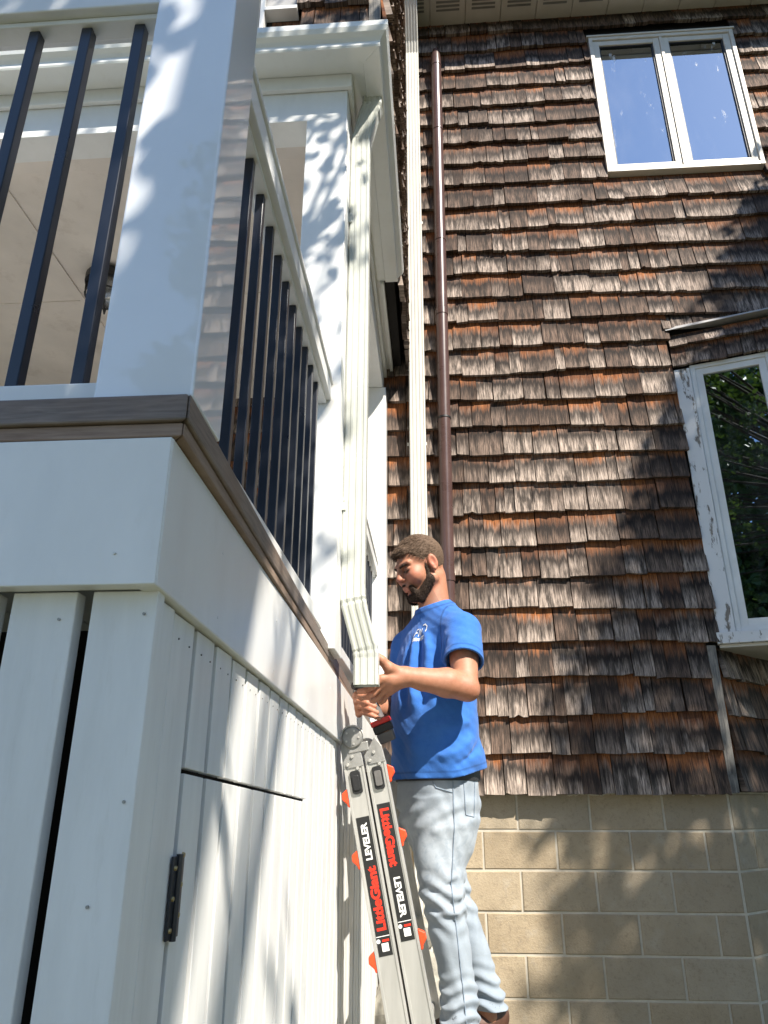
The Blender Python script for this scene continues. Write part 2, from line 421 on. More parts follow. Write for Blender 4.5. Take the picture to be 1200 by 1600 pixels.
def shingle_wall(part, O, Sd, N, s0, s1, z0, z1, E, holes, seed, always_stuff=False, sfun=None, flare=0.0):
    """courses of shingles from z0 up; holes: list of (sa, sb, za, zb) openings"""
    r = random.Random(seed); z = z0; row = 0
    O = Vector(O); Sd = Vector(Sd).normalized(); N = Vector(N).normalized()
    ph = [r.uniform(0, 6.28) for _ in range(4)]
    while z < z1 - 0.03:
        s = s0 - r.uniform(0, 0.08)
        while s < s1:
            wdt = r.choice((0.062, 0.085, 0.10, 0.115, 0.135, 0.16, 0.20, 0.235)) * r.uniform(0.9, 1.12)
            a, b = max(s, s0), min(s + wdt, s1); s += wdt + r.uniform(0.001, 0.005)
            if b - a < 0.03: continue
            zb = z + 0.010 * sin(a * 1.7 + ph[0] + row) + 0.008 * sin(a * 4.1 + ph[1] + row * 2.1) + r.uniform(-0.006, 0.006)
            hs = [(h[0], h[1]) for h in holes if h[2] < zb + E * 0.97 and h[3] > zb + 0.03]
            for (p, q) in clip_ranges(a, b, hs):
                if q - p < 0.025: continue
                hab = [h[2] for h in holes if h[0] < q and h[1] > p and h[2] >= zb + E * 0.9]
                zt = min([z1 + 0.12] + hab)
                hb = [h[3] for h in holes if h[0] < q - 0.01 and h[1] > p + 0.01 and h[3] > zb - 0.01 and h[3] <= zb + 0.031 + 0.0]
                zz = max([zb] + hb)
                if zt - zz < 0.03: continue
                cands.append((part, O, Sd, N, p, q - 0.002, zz, E, flare if row == 0 else 0.0, r.random(), zt, always_stuff))
        z += E * r.uniform(0.97, 1.03); row += 1

wall = MB()
wall.box(-3.9, 4.4, 4.515, 4.62, 2.36, 8.05)
wall.box(-3.2, 1.64, 4.517, 4.62, 1.553, 2.36)
main_wall = wall.build('main_wall', M['dark'], house, 0, 'wall of weathered brown and grey cedar shingles', False)
LW = Vector((cos(radians(42)), sin(radians(42)), 0)); LN = Vector((sin(radians(42)), -cos(radians(42)), 0))
m = MB(); p0 = Vector((1.64, 4.52, 1.553)); p1 = p0 + LW * 2.5
m.hexa([p0, p1, p1 - LN * 0.1, p0 - LN * 0.1] + [q + Z3 * 0.807 for q in (p0, p1, p1 - LN * 0.1, p0 - LN * 0.1)])
angled_wall = m.build('angled_wall', M['dark'], house)
# openings in the main wall: upper window, bay
W_X0, W_X1, W_Z0, W_Z1 = 1.435, 2.625, 6.045, 7.54
holes = [(W_X0, W_X1, W_Z0, W_Z1), (1.70, 4.5, 2.30, 4.56)]
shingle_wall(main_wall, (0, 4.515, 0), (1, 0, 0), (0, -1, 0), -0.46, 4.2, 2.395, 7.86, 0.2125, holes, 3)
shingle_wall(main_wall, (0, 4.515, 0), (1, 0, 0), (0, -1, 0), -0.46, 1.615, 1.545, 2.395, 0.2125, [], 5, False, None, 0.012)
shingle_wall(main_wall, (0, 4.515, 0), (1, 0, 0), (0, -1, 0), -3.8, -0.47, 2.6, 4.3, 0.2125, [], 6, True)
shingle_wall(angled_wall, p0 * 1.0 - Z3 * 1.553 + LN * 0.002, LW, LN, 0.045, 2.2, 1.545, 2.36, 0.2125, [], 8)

shingle_wall(main_wall, (0, 4.519, 0), (1, 0, 0), (0, -1, 0), 1.66, 4.2, 4.60, 4.69, 0.2125, [], 17)
# wing (upper storey over the porch)
m = MB(); m.box(-3.9, -0.180, 2.30, 4.52, 4.46, 7.9); m.box(-0.26, -0.181, 3.53, 4.52, 4.37, 4.47)
wing = m.build('wing_wall', M['dark'], house, 0, None, False)
shingle_wall(wing, (0, 2.30, 0), (1, 0, 0), (0, -1, 0), -1.6, -0.222, 4.50, 5.7, 0.2, [(-1.2, -0.70, 4.4, 5.2), (-0.705, -0.55, 4.85, 5.2)], 9)
shingle_wall(wing, (-0.180, 0, 0), (0, 1, 0), (1, 0, 0), 2.28, 4.48, 4.44, 7.85, 0.2, [], 10, True)
shingle_wall(wing, (-0.182, 0, 0), (0, 1, 0), (1, 0, 0), 3.54, 4.48, 4.33, 4.60, 0.2, [], 12, True)
box('corner_board', M['greywood'], house, -0.222, -0.172, 2.255, 2.30, 4.47, 7.8)
wwin = MB(); wwin.box(-0.72, -0.70, 2.245, 2.30, 4.6, 5.2); wwin.box(-0.74, -0.728, 2.252, 2.30, 4.6, 5.2); wwin.box(-0.70, -0.55, 2.24, 2.30, 4.86, 4.88)
wwin.build('window_casing', M['trim'], house)
box('wing_window_panel', M['flash'], house, -0.70, -0.552, 2.262, 2.30, 4.882, 5.2)

# rank shingles by size in the picture: the 300 largest are objects, the others one mesh per wall
scored = []
for c in cands:
    part, O, Sd, N, a, b, zb, E, lift, sd_, zt, stuff = c
    ctr = O + Sd * ((a + b) / 2) + Z3 * (zb + E / 2); q = project(ctr)
    sc = 0
    if q and -10 < q[0] < 1210 and -10 < q[1] < 1610 and not stuff: sc = (b - a) * E / q[2] ** 2
    if q and 600 < q[0] < 745 and 860 < q[1] < 1300: sc *= 0.15      # mostly behind the man
    scored.append((sc, c))
scored.sort(key=lambda t: -t[0])
rest = {}
for i, (sc, c) in enumerate(scored):
    part, O, Sd, N, a, b, zb, E, lift, sd_, zt, stuff = c
    V, F, UV, R = shingle_geo(O, Sd, N, a, b, zb, E, lift, sd_, zt)
    if i < 300:
        o = bpy.data.objects.new('shingle', shingle_mesh('shingle', V, F, UV, R)); COL.objects.link(o); setparent(o, part)
    else:
        A = rest.setdefault(part.name, (part, [], [], [], [])); n = len(A[1])
        A[1].extend(V); A[2].extend([tuple(k + n for k in f) for f in F]); A[3].extend(UV); A[4].extend([R] * len(V))
for k, A in rest.items():
    o = bpy.data.objects.new('shingle_courses', shingle_mesh('shingle_courses', A[1], A[2], A[3], A[4])); COL.objects.link(o); setparent(o, A[0]); o['kind'] = 'stuff'

# eaves soffit
sof = box('soffit', M['soffit'], house, -0.178, 4.4, 4.10, 4.512, 7.885, 7.93)
for i in range(15):
    x = -0.2 + i * 0.305
    pm = MB(); pm.box(x, x + 0.298, 4.105, 4.49, 7.868, 7.884); pm.build('soffit_panel', M['soffit'], sof, 0.002, None, False)
    vm = MB()
    for k in range(6): vm.box(x + 0.05, x + 0.25, 4.17 + k * 0.035, 4.188 + k * 0.035, 7.864, 7.8675)
    vm.build('vent_slots', M['backing'], sof, 0, None, False)
box('fascia_board', M['trim'], house, -0.178, 4.4, 4.06, 4.098, 7.86, 8.05)
m = MB(); m.prism([(-0.3, 4.02, 8.06), (-0.3, 4.8, 8.45), (-0.3, 4.8, 8.49), (-0.3, 4.02, 8.10)], (4.8, 0, 0)); m.build('roof_edge', M['flash'], house)

# upper double window
win = empty('window', (2.03, 4.5, 6.05)); setparent(win, house); win.location = Vector((2.03, 4.5, 6.05)) - house.location
def frame_ring(x0, x1, z0, z1, wd, y0, y1):
    m = MB()
    m.box(x0, x0 + wd, y0, y1, z0, z1); m.box(x1 - wd, x1, y0, y1, z0, z1)
    m.box(x0 + wd, x1 - wd, y0 + 0.001, y1, z1 - wd, z1); m.box(x0 + wd, x1 - wd, y0 + 0.001, y1, z0, z0 + wd); return m
frame_ring(W_X0, W_X1, W_Z0, W_Z1, 0.032, 4.448, 4.53).build('frame', M['frame'], win, 0.003)
mid = (W_X0 + W_X1) / 2
box('mullion', M['frame'], win, mid - 0.012, mid + 0.012, 4.452, 4.53, W_Z0 + 0.033, W_Z1 - 0.033, 0.002)
for a, b in ((W_X0 + 0.034, mid - 0.014), (mid + 0.014, W_X1 - 0.034)):
    frame_ring(a, b, W_Z0 + 0.034, W_Z1 - 0.034, 0.05, 4.462, 4.515).build('sash', M['frame'], win, 0.003)
    frame_ring(a + 0.051, b - 0.051, W_Z0 + 0.085, W_Z1 - 0.085, 0.01, 4.474, 4.50).build('glazing_bead', M['blackm'], win)
    box('pane', M['glass'], win, a + 0.05, b - 0.05, 4.488, 4.492, W_Z0 + 0.084, W_Z1 - 0.084, 0)
box('drip_cap', M['frame'], win, W_X0 - 0.015, W_X1 + 0.015, 4.44, 4.50, W_Z1 + 0.001, W_Z1 + 0.018, 0.002)

# angled bay with a tall casement
bay = empty('bay_window', (1.70, 4.5, 2.36)); setparent(bay, house); bay.location = Vector((1.70, 4.5, 2.36)) - house.location
BA = radians(-17); BM = Matrix.Translation((1.70, 4.505, 0)) @ Matrix.Rotation(BA, 4, 'Z')
def bbox_(name, mat, x0, x1, y0, y1, z0, z1, bevel=0.002):
    m = MB(); m.box(x0, x1, y0, y1, z0, z1, BM); return m.build(name, mat, bay, bevel)
BZ0, BZ1 = 2.37, 4.26
bbox_('casing', M['peel'], 0.0, 0.10, -0.03, 0.04, BZ0 + 0.07, BZ1 + 0.0)
bbox_('casing', M['peel'], 0.60, 0.72, -0.03, 0.04, BZ0 + 0.07, BZ1 + 0.02)
bbox_('sill', M['peel'], -0.01, 1.25, -0.05, 0.05, BZ0, BZ0 + 0.068)
bbox_('side_wall', M['dark'], 0.10, 1.3, 0.28, 0.32, BZ0 + 0.03, 4.56)
bbox_('bay_wall', M['dark'], 0.0, 1.3, 0.012, 0.04, BZ1 + 0.0, 4.54)
bbox_('bay_wall', M['dark'], 0.72, 1.3, 0.012, 0.04, BZ0 + 0.07, BZ1)
bbox_('bay_floor', M['soffit'], 0.0, 1.3, -0.02, 0.9, BZ0 - 0.02, BZ0 - 0.002, 0)
def bring(x0, x1, z0, z1, wd, y0, y1):
    m = MB()
    m.box(x0, x0 + wd, y0, y1, z0, z1, BM); m.box(x1 - wd, x1, y0, y1, z0, z1, BM)
    m.box(x0 + wd, x1 - wd, y0 + 0.001, y1, z1 - wd, z1, BM); m.box(x0 + wd, x1 - wd, y0 + 0.001, y1, z0, z0 + wd, BM); return m
bring(0.102, 0.598, BZ0 + 0.07, BZ1 + 0.02, 0.03, -0.02, 0.03).build('frame', M['frame_white'], bay, 0.002)
bring(0.133, 0.567, BZ0 + 0.101, BZ1 - 0.011, 0.045, -0.01, 0.025).build('sash', M['frame_white'], bay, 0.002)
bbox_('pane', M['glass2'], 0.177, 0.523, 0.006, 0.010, BZ0 + 0.145, BZ1 - 0.055, 0)
# blind rail and brace seen through the glass
m = MB(); m.hexa([BM @ Vector(q) for q in ((0.15, 0.20, 3.05), (0.6, 0.20, 3.62), (0.6, 0.24, 3.62), (0.15, 0.24, 3.05), (0.15, 0.20, 3.16), (0.6, 0.20, 3.73), (0.6, 0.24, 3.73), (0.15, 0.24, 3.16))])
m.build('inner_brace', M['frame'], bay)
bay_sh = bbox_('bay_apron', M['dark'], 0.0, 1.3, 0.008, 0.0115, BZ1 + 0.021, 4.54, 0)
c0 = len(cands)
for row, (z, E) in enumerate(((4.285, 0.16), (4.44, 0.12))):
    s = -0.0
    while s < 1.1:
        wd = random.uniform(0.07, 0.14)
        V, F, UV, R = shingle_geo(BM @ Vector((0, 0.008, 0)), (BM.to_3x3() @ Vector((1, 0, 0))), (BM.to_3x3() @ Vector((0, -1, 0))), s, s + wd - 0.003, z + random.uniform(-.008, .008), E, 0.0, random.random(), 4.56)
        o = bpy.data.objects.new('shingle', shingle_mesh('shingle', V, F, UV, R)); COL.objects.link(o); setparent(o, bay); s += wd
m = MB()
a0, a1 = BM @ Vector((-0.01, -0.052, 4.572)), BM @ Vector((1.2, -0.054, 4.592))
m.hexa([a0, a1, Vector((2.9, 4.49, 4.63)), Vector((1.66, 4.49, 4.61)), a0 + Z3 * 0.004, a1 + Z3 * 0.004, Vector((2.9, 4.49, 4.642)), Vector((1.66, 4.49, 4.622))])
m.build('flashing', M['flash'], bay)
m = MB()
q0 = Vector((1.615, 4.475, 1.545)); m.hexa([q0, q0 + Vector((0.05, 0, 0)), q0 + Vector((0.06, 0.05, 0)), q0 + Vector((0, 0.04, 0))] + [p + Z3 * 0.82 for p in (q0, q0 + Vector((0.05, 0, 0)), q0 + Vector((0.06, 0.05, 0)), q0 + Vector((0, 0.04, 0)))])
m.build('corner_board', M['greywood'], house, 0.002)

# block foundation
fm = MB(); fm.box(-3.0, 1.62, 4.535, 4.70, -0.1, 1.552)
f0 = Vector((1.62, 4.535, -0.1)); f1 = f0 + LW * 2.6
fm.hexa([f0, f1, f1 - LN * 0.15, f0 - LN * 0.15] + [q + Z3 * 1.652 for q in (f0, f1, f1 - LN * 0.15, f0 - LN * 0.15)])
found = fm.build('foundation', M['mortar'], house, 0, 'tan concrete block foundation with lighter mortar joints')
def block(O, Sd, N, s0, s1, z0, z1):
    r = random; v = []
    d = r.uniform(0.0045, 0.0065)
    for n, ins in ((0, 0), (d - 0.003, 0), (d, 0.004)):
        for (a, b) in ((s0 + ins, z0 + ins), (s1 - ins, z0 + ins), (s1 - ins, z1 - ins), (s0 + ins, z1 - ins)):
            j = (r.uniform(-.0015, .0015), r.uniform(-.0015, .0015)) if n else (0, 0)
            v.append(O + Sd * (a + j[0]) + Z3 * (b + j[1]) + N * n)
    f = []
    for k in (0, 4):
        f += [(k + i, k + (i + 1) % 4, k + 4 + (i + 1) % 4, k + 4 + i) for i in range(4)]
    f.append((8, 9, 10, 11))
    me = bpy.data.meshes.new('block'); me.from_pydata([tuple(q) for q in v], [], f)
    at = me.attributes.new('rnd', 'FLOAT_VECTOR', 'POINT'); R = np.tile(np.array([r.random(), r.random(), r.random()], dtype=np.float32), (len(v), 1)); at.data.foreach_set('vector', R.ravel())
    me.materials.append(M['block']); me.update()
    o = bpy.data.objects.new('block', me); COL.objects.link(o); setparent(o, found)
Ofr = Vector((0, 4.535, 0)); NY = Vector((0, -1, 0)); SX = Vector((1, 0, 0))
tops = [1.548, 1.35, 1.15, 0.945, 0.745, 0.545, 0.345, 0.145]
for i, zt in enumerate(tops):
    zb = tops[i + 1] if i + 1 < len(tops) else -0.06
    s = 0.65 - 0.405 * 4 + (0 if i % 2 else 0.2)
    while s < 1.62:
        a, b = s, min(s + 0.405, 1.615)
        if b - a > 0.05: block(Ofr, SX, NY, a + 0.006, b - 0.006, zb + 0.006, zt - 0.006)
        s += 0.405
    s = 0.0; first = True
    while s < 2.2:
        b = s + (0.2 if (first and i % 2) else 0.405); first = False
        block(Vector((f0.x, f0.y, 0)), LW, LN, s + 0.006, b - 0.005, zb + 0.006, zt - 0.006); s = b
# mortar lumps squeezed out along the top course
m = MB()
for x in list(np.arange(0.42, 1.5, 0.012)):
    if random.random() < 0.30 + 0.5 * (sin(x * 9) > 0.4):
        r_ = random.uniform(0.004, 0.010); c = Vector((x, 4.527, 1.538 + random.uniform(-0.006, 0.008)))
        m.tube([c - Vector((r_ * 1.3, 0, 0)), c, c + Vector((r_ * 1.3, 0, 0))], [r_ * 0.4, r_, r_ * 0.3], 6)
mo = m.build('mortar_squeeze', M['mortar'], found); mo['kind'] = 'stuff'

# ------------------------------------------------------------------ pipes on the house wall
def ribbed(wd, dp, ribs=3, n=0.004):
    h = wd / 2; d = dp / 2; pts = [(-h, -d + 0.006), (-h + 0.006, -d)]
    for k in range(ribs):
        c = -h + wd * (k + 0.5 + 0.25) / (ribs + 0.5)
        pts += [(c - 0.007, -d), (c - 0.004, -d + n), (c + 0.004, -d + n), (c + 0.007, -d)]
    pts += [(h - 0.006, -d), (h, -d + 0.006), (h, d), (-h, d)]
    return pts
ds = empty('house_downspout', (-0.06, 4.4, 0.2), 'long cream ribbed downspout running straight down the shingle wall', 'downspout')
m = MB(); m.sweep([(-0.062, 4.15, 7.866), (-0.062, 4.17, 7.77), (-0.062, 4.36, 7.47), (-0.062, 4.395, 7.38), (-0.07, 4.395, 5.0), (-0.085, 4.395, 0.25)], [(-a, b) for a, b in ribbed(0.108, 0.075, 4)], (0, 1, 0.0001))
m.build('pipe', M['spout2'], ds)
for z in (5.6, 3.72, 2.0):
    xs_ = -0.062 - 0.0048 * (7.38 - z); mm = MB(); mm.box(xs_ - 0.066, xs_ - 0.0545, 4.424, 4.428, z, z + 0.022); mm.box(xs_ + 0.0545, xs_ + 0.066, 4.424, 4.428, z, z + 0.022); mm.build('strap', M['spout2'], ds)
vp = empty('brown_pipe', (0.1, 4.4, 0.2), 'round dark brown plastic pipe strapped to the shingles right of the cream downspout', 'pipe')
PP = [Vector((0.14 - 0.0094 * (7.42 - z), 4.42, z)) for z in (7.46, 7.40, 7.28, 6.9, 5, 2.5, 1.9)]
m = MB(); m.tube(PP, [0.030, 0.040, 0.043, 0.043, 0.043, 0.043, 0.043], 20); m.build('pipe', M['pvc'], vp)
for z in (7.28, 6.55, 5.43, 4.8, 3.92, 2.82):
    x = 0.14 - 0.0094 * (7.42 - z); m = MB(); h = 0.05 if z in (4.8, 2.82) else 0.012
    m.tube([(x, 4.42, z), (x, 4.42, z - h)], 0.0465, 20); m.build('coupling' if h > 0.02 else 'band', M['pvc'] if z != 3.92 else M['blackm'], vp)
    if z in (6.55, 3.92):
        m = MB(); m.box(x - 0.05, x + 0.05, 4.46, 4.47, z - 0.02, z); m.build('strap', M['blackm'], vp)

# ------------------------------------------------------------------ porch
porch = empty('porch', (-1.2, 2.6, 0.0), 'raised white porch with black balusters, corner post, wood deck edge and board skirt', 'porch')
PB = lambda name, mat, *a, **k: box(name, M[mat], porch, *a, **k)
def dz(y): return -0.0265 * (y - 0.8)      # the deck falls slightly towards the house
# deck edge boards
def ramped(x0, x1, y0, y1, z0, z1):
    return [Vector((x0, y0, z0 + dz(y0))), Vector((x1, y0, z0 + dz(y0))), Vector((x1, y1, z0 + dz(y1))), Vector((x0, y1, z0 + dz(y1))),
            Vector((x0, y0, z1 + dz(y0))), Vector((x1, y0, z1 + dz(y0))), Vector((x1, y1, z1 + dz(y1))), Vector((x0, y1, z1 + dz(y1)))]
XE, XE2, YF = -0.300, -0.335, 0.795
m = MB(); v = ramped(-0.43, XE, YF, 4.46, 1.945, 1.983)
for k in (1, 5): v[k].x = XE
for k in (2, 6): v[k].x = XE2 - 0.015
v[0].y = YF + 0.13; v[4].y = YF + 0.13
m.hexa(v); m.build('deck_edge_board', M['wood'], porch, 0.003)
m = MB(); m.hexa([Vector(p) for p in ((-2.2, YF, 1.945), (XE - 0.0015, YF, 1.945), (-0.4315, YF + 0.13, 1.945), (-2.2, YF + 0.13, 1.945), (-2.2, YF, 1.983), (XE - 0.0015, YF, 1.983), (-0.4315, YF + 0.13, 1.983), (-2.2, YF + 0.13, 1.983))])
m.build('deck_edge_board', M['wood'], porch, 0.003)
m = MB(); v = ramped(-0.45, -0.306, YF + 0.006, 4.46, 1.925, 1.9445)
for k in (2, 6): v[k].x = -0.345
v[0].y = v[4].y = YF + 0.15; m.hexa(v); m.build('under_board', M['wood2'], porch, 0.002)
m = MB(); m.hexa([Vector(p) for p in ((-2.2, YF + 0.006, 1.925), (-0.3075, YF + 0.006, 1.925), (-0.45, YF + 0.15, 1.925), (-2.2, YF + 0.15, 1.925), (-2.2, YF + 0.006, 1.9445), (-0.3075, YF + 0.006, 1.9445), (-0.45, YF + 0.15, 1.9445), (-2.2, YF + 0.15, 1.9445))])
m.build('under_board', M['wood2'], porch, 0.002)
# deck floor boards
for i in range(22):
    x1 = -0.455 - i * 0.142
    m = MB(); m.hexa(ramped(x1 - 0.136, x1, YF + 0.16, 4.46, 1.948, 1.980)); m.build('floor_board', M['floor'], porch, 0.002)
# fascia
PB('fascia', 'trim', -2.2, -0.3195, 0.800, 0.824, 1.734, 1.924)
m = MB(); v = ramped(-0.345, -0.318, 0.802, 4.46, 1.733, 1.9235)
m.hexa([v[0], v[1], v[2], v[3], v[4], v[5], v[6], v[7]]); m.build('fascia', M['trim'], porch, 0.002)
# front skirt boards with open gaps
for i in range(18):
    x1 = -0.3235 - i * 0.0985
    PB('skirt_board', 'skirt', x1 - 0.0795, x1, 0.8255, 0.8475, 0.05, 1.7335)
PB('skirt_shade_sheet', 'dark', -2.2, -0.42, 1.02, 1.03, 0.05, 1.73, bevel=0)  # near-black sheet, its colour stands in for the shaded cavity behind the gaps
PB('skirt_rail', 'skirt', -2.2, -0.36, 0.8485, 0.886, 0.35, 0.44)
# side skirt: boards with shallow grooves, hatch cut into them
SXO = -0.330
HY0, HY1, HZ = 0.9995, 1.9855, 1.535
yb = 0.848
m = MB(); m.box(-0.40, -0.38, 0.87, 4.45, 0.05, 1.70); m.build('groove_shade_sheet', M['dark'], porch)  # near-black sheet that darkens the grooves like an unlit cavity
PB('corner_board', 'skirt', -0.3445, SXO + 0.0015, 0.8480, 0.900, 0.05, 1.728)
hatch = empty('hatch_door', (SXO, 1.0, 0.3)); setparent(hatch, porch); hatch.location = Vector((SXO, 1.0, 0.3)) - porch.location
ys = [0.908]
while ys[-1] < 4.40: ys.append(ys[-1] + 0.0985)
for y in ys[:-1]:
    y0, y1 = y, min(y + 0.0835, 4.44)
    top = 1.7315 + dz(y1)
    xj = SXO - random.uniform(0, 0.0015)
    def sb(ya, yb_, za, zb_, par, nm):
        hza, hzb = HZ - 0.037 * (ya - HY0), HZ - 0.037 * (yb_ - HY0)
        lo_ = (hza + 0.007, hzb + 0.007) if za == 'cut' else (za, za); hi_ = (hza, hzb) if zb_ == 'cut' else (zb_, zb_)
        m = MB(); m.hexa([Vector(p) for p in ((-0.3445, ya, lo_[0]), (xj, ya, lo_[0]), (xj, yb_, lo_[1]), (-0.3445, yb_, lo_[1]), (-0.3445, ya, hi_[0]), (xj, ya, hi_[0]), (xj, yb_, hi_[1]), (-0.3445, yb_, hi_[1]))]); m.build(nm, M['skirt'], par, 0.001, None, False)
    if y1 <= HY0 or y0 >= HY1: sb(y0, y1, 0.05, top, porch, 'skirt_board')
    else:
        hz = HZ - 0.037 * (y0 - HY0)
        sb(max(y0, HY0 - 0.05) if y0 < HY0 else y0, y1, 'cut', top, porch, 'skirt_board')
        if y0 < HY0:
            sb(y0, HY0 - 0.003, 0.05, 'cut', porch, 'skirt_board'); sb(HY0 + 0.003, y1, 0.12, 'cut', hatch, 'board')
        elif y1 > HY1:
            sb(y0, HY1 - 0.003, 0.12, 'cut', hatch, 'board'); sb(HY1 + 0.003, y1, 0.05, 'cut', porch, 'skirt_board')
        else: sb(y0, y1, 0.12, 'cut', hatch, 'board')
# black strap hinge with six screws
hg = MB(); hg.box(SXO + 0.0005, SXO + 0.004, 0.9805, 0.9955, 1.345, 1.437); hg.box(SXO + 0.0005, SXO + 0.004, 1.0025, 1.022, 1.345, 1.437)
hg.tube([(SXO + 0.005, 0.999, 1.343), (SXO + 0.005, 0.999, 1.439)], 0.0042, 10)
hinge = hg.build('hinge', M['black'], hatch, 0.0008)
for yy in (0.9875, 1.0145):
    for zz in (1.357, 1.391, 1.425):
        m = MB(); m.tube([(SXO + 0.003, yy, zz + (yy - 0.99) * 0.5), (SXO + 0.0062, yy, zz + (yy - 0.99) * 0.5)], [0.0034, 0.0026], 8); m.build('screw', M['brass'], hinge)
# screw heads on the fascia and skirt
for (x, y, z) in ((-0.372, 0.7985, 1.772), (-0.62, 0.7985, 1.775), (-0.338, 0.8245, 1.705), (-0.335, 0.8245, 1.50), (-0.36, 0.8245, 1.40), (-0.44, 0.8245, 1.70)):
    m = MB(); m.tube([(x, y + 0.003, z), (x, y - 0.0008, z)], 0.0018, 8); m.build('screw', M['skirt' if z > 1.75 else 'cast'], porch)
for y in np.arange(1.05, 4.0, 0.405):
    for z in (1.76, 1.86):
        m = MB(); m.tube([(-0.3195, y, z + dz(y)), (-0.3174, y, z + dz(y))], 0.0024, 8); m.build('screw', M['skirt'], porch)
for k, y in enumerate(ys[:14]):
    for yo in (0.022, 0.066):
        z = 1.70 + dz(y) if yo < 0.05 else 1.698 + dz(y)
        m = MB(); m.tube([(SXO - 0.002, y + yo, z), (SXO + 0.0005, y + yo, z)], 0.0013, 6); m.build('screw', M['backing'], porch)

# corner post (sleeve)
pm = MB(); pm.box(-0.4335, -0.3015, 0.806, 0.936, 1.984, 3.0); pm.build('corner_post', M['vinyl'], porch, 0.0035)
m = MB(); m.box(-0.448, -0.287, 0.791, 0.951, 3.0, 3.02); m.box(-0.435, -0.30, 0.805, 0.935, 3.02, 3.045); m.build('post_cap', M['vinyl'], porch, 0.004)
# columns
def column(x0, x1, y0, y1, z0, z1):
    c = PB('column', 'trim', x0, x1, y0, y1, z0, z1, bevel=0.003)
column(-0.468, -0.300, 2.20, 2.375, 1.93, 4.108)
column(-0.452, -0.283, 4.31, 4.455, 1.89, 4.108)
column(-2.2, -2.02, 2.20, 2.375, 1.93, 4.108)
# railings
BT = 2.786
def rail(name_, along, a0, a1, c, zb=BT):
    rl = empty('railing', (c if along == 'y' else a0, a0 if along == 'y' else c, 2.0)); setparent(rl, porch); rl.location = Vector((c if along == 'y' else a0, a0 if along == 'y' else c, 2.0)) - porch.location
    def rb(nm, h0, h1, z0, z1, mat='trim'):
        m = MB()
        if along == 'y': m.box(c - h0, c + h1, a0, a1, z0, z1)
        else: m.box(a0, a1, c - h1, c + h0, z0, z1)
        m.build(nm, M[mat], rl, 0.003, None, False)
    rb('top_rail', 0.034, 0.034, zb + 0.001, zb + 0.062); rb('rail_channel', 0.018, 0.018, zb - 0.012, zb)
    rb('rail_cap', 0.040, 0.040, zb + 0.063, zb + 0.078)
    rb('bottom_rail', 0.026, 0.026, 1.992, 2.034)
    return rl
def baluster(rl, x, y):
    m = MB(); m.box(x - 0.0095, x + 0.0095, y - 0.0095, y + 0.0095, 2.0345, BT - 0.0125); m.build('baluster', M['black'], rl, 0.0015, None, False)
RX = -0.366
r1 = rail('railing', 'y', 0.9365, 2.199, RX)
for k in range(-2, 10): baluster(r1, RX, 1.167 + 0.0997 * k)
r2 = rail('railing', 'y', 2.3755, 4.309, RX)
for k in range(18): baluster(r2, RX, 2.49 + 0.0997 * k)
r3 = rail('railing', 'x', -2.2, -0.434, 0.868)
for k in range(17): baluster(r3, -0.489 - 0.0955 * k, 0.868)
# beams, frieze, soffit, ceiling
PB('beam', 'trim', -2.2, -0.303, 2.203, 2.33, 4.110, 4.342)
PB('beam', 'trim', -0.44, -0.3035, 2.331, 4.455, 4.110, 4.342)
PB('frieze', 'trim', -2.2, -0.283, 2.181, 2.2015, 4.268, 4.3415, bevel=0.004)
PB('frieze', 'trim', -0.3025, -0.2835, 2.2025, 4.45, 4.268, 4.3415, bevel=0.004)
PB('porch_soffit', 'gutter', -2.2, -0.232, 2.136, 2.45, 4.3425, 4.354)
PB('porch_soffit', 'gutter', -0.46, -0.232, 2.451, 3.51, 4.3425, 4.354)
PB('porch_soffit', 'trim', -0.46, -0.262, 3.511, 4.46, 4.3425, 4.354)
PB('trim_board', 'trim', -0.2615, -0.24, 3.515, 4.46, 4.325, 4.40)
ceil = PB('ceiling', 'ceiling', -3.8, -0.445, 2.34, 4.50, 4.150, 4.165, bevel=0)
for x in (-1.2, -1.95): box('ceiling_batten', M['ceiling'], ceil, x, x + 0.03, 2.34, 4.5, 4.140, 4.1495)
box('ceiling_batten', M['ceiling'], ceil, -3.8, -0.445, 2.331, 2.40, 4.118, 4.1495)
box('ceiling_batten', M['ceiling'], ceil, -3.8, -0.445, 3.32, 3.35, 4.142, 4.1495)
PB('porch_roof', 'flash', -2.3, -0.2, 2.1, 2.299, 4.435, 4.445)
# gutter with mitred corner
prof = [(0.0, 0.135), (0.0, 0.0), (0.070, 0.0), (0.074, 0.010), (0.075, 0.034), (0.084, 0.05), (0.100, 0.066), (0.108, 0.092), (0.108, 0.128), (0.098, 0.134), (0.100, 0.124), (0.1, 0.094), (0.092, 0.07), (0.07, 0.05), (0.066, 0.006), (0.004, 0.005), (0.004, 0.135)]
def gut(pts):  # pts: (x, y, outx, outy)
    m = MB(); n = len(prof); V = []
    for (x, y, ox, oy) in pts: V += [(x + ox * a, y + oy * a, 4.334 + b * 0.78) for a, b in prof]
    F = [(i * n + k, i * n + (k + 1) % n, (i + 1) * n + (k + 1) % n, (i + 1) * n + k) for i in range(len(pts) - 1) for k in range(n)]
    m.add(V, F); return m
GY, GX = 2.135, -0.231
g = gut([(-2.25, GY, 0, -1), (GX, GY, 1, -1)]); go = g.build('gutter', M['gutter'], porch)
g = gut([(GX, GY, 1, -1), (GX, 3.51, 1, 0)])
gs = g.build('gutter', M['gutter'], porch)
m = MB(); outer = prof[:11]; m.prism([(GX + a, 3.51, 4.334 + b * 0.78) for a, b in outer], (0, 0.003, 0)); m.build('end_cap', M['gutter'], gs)
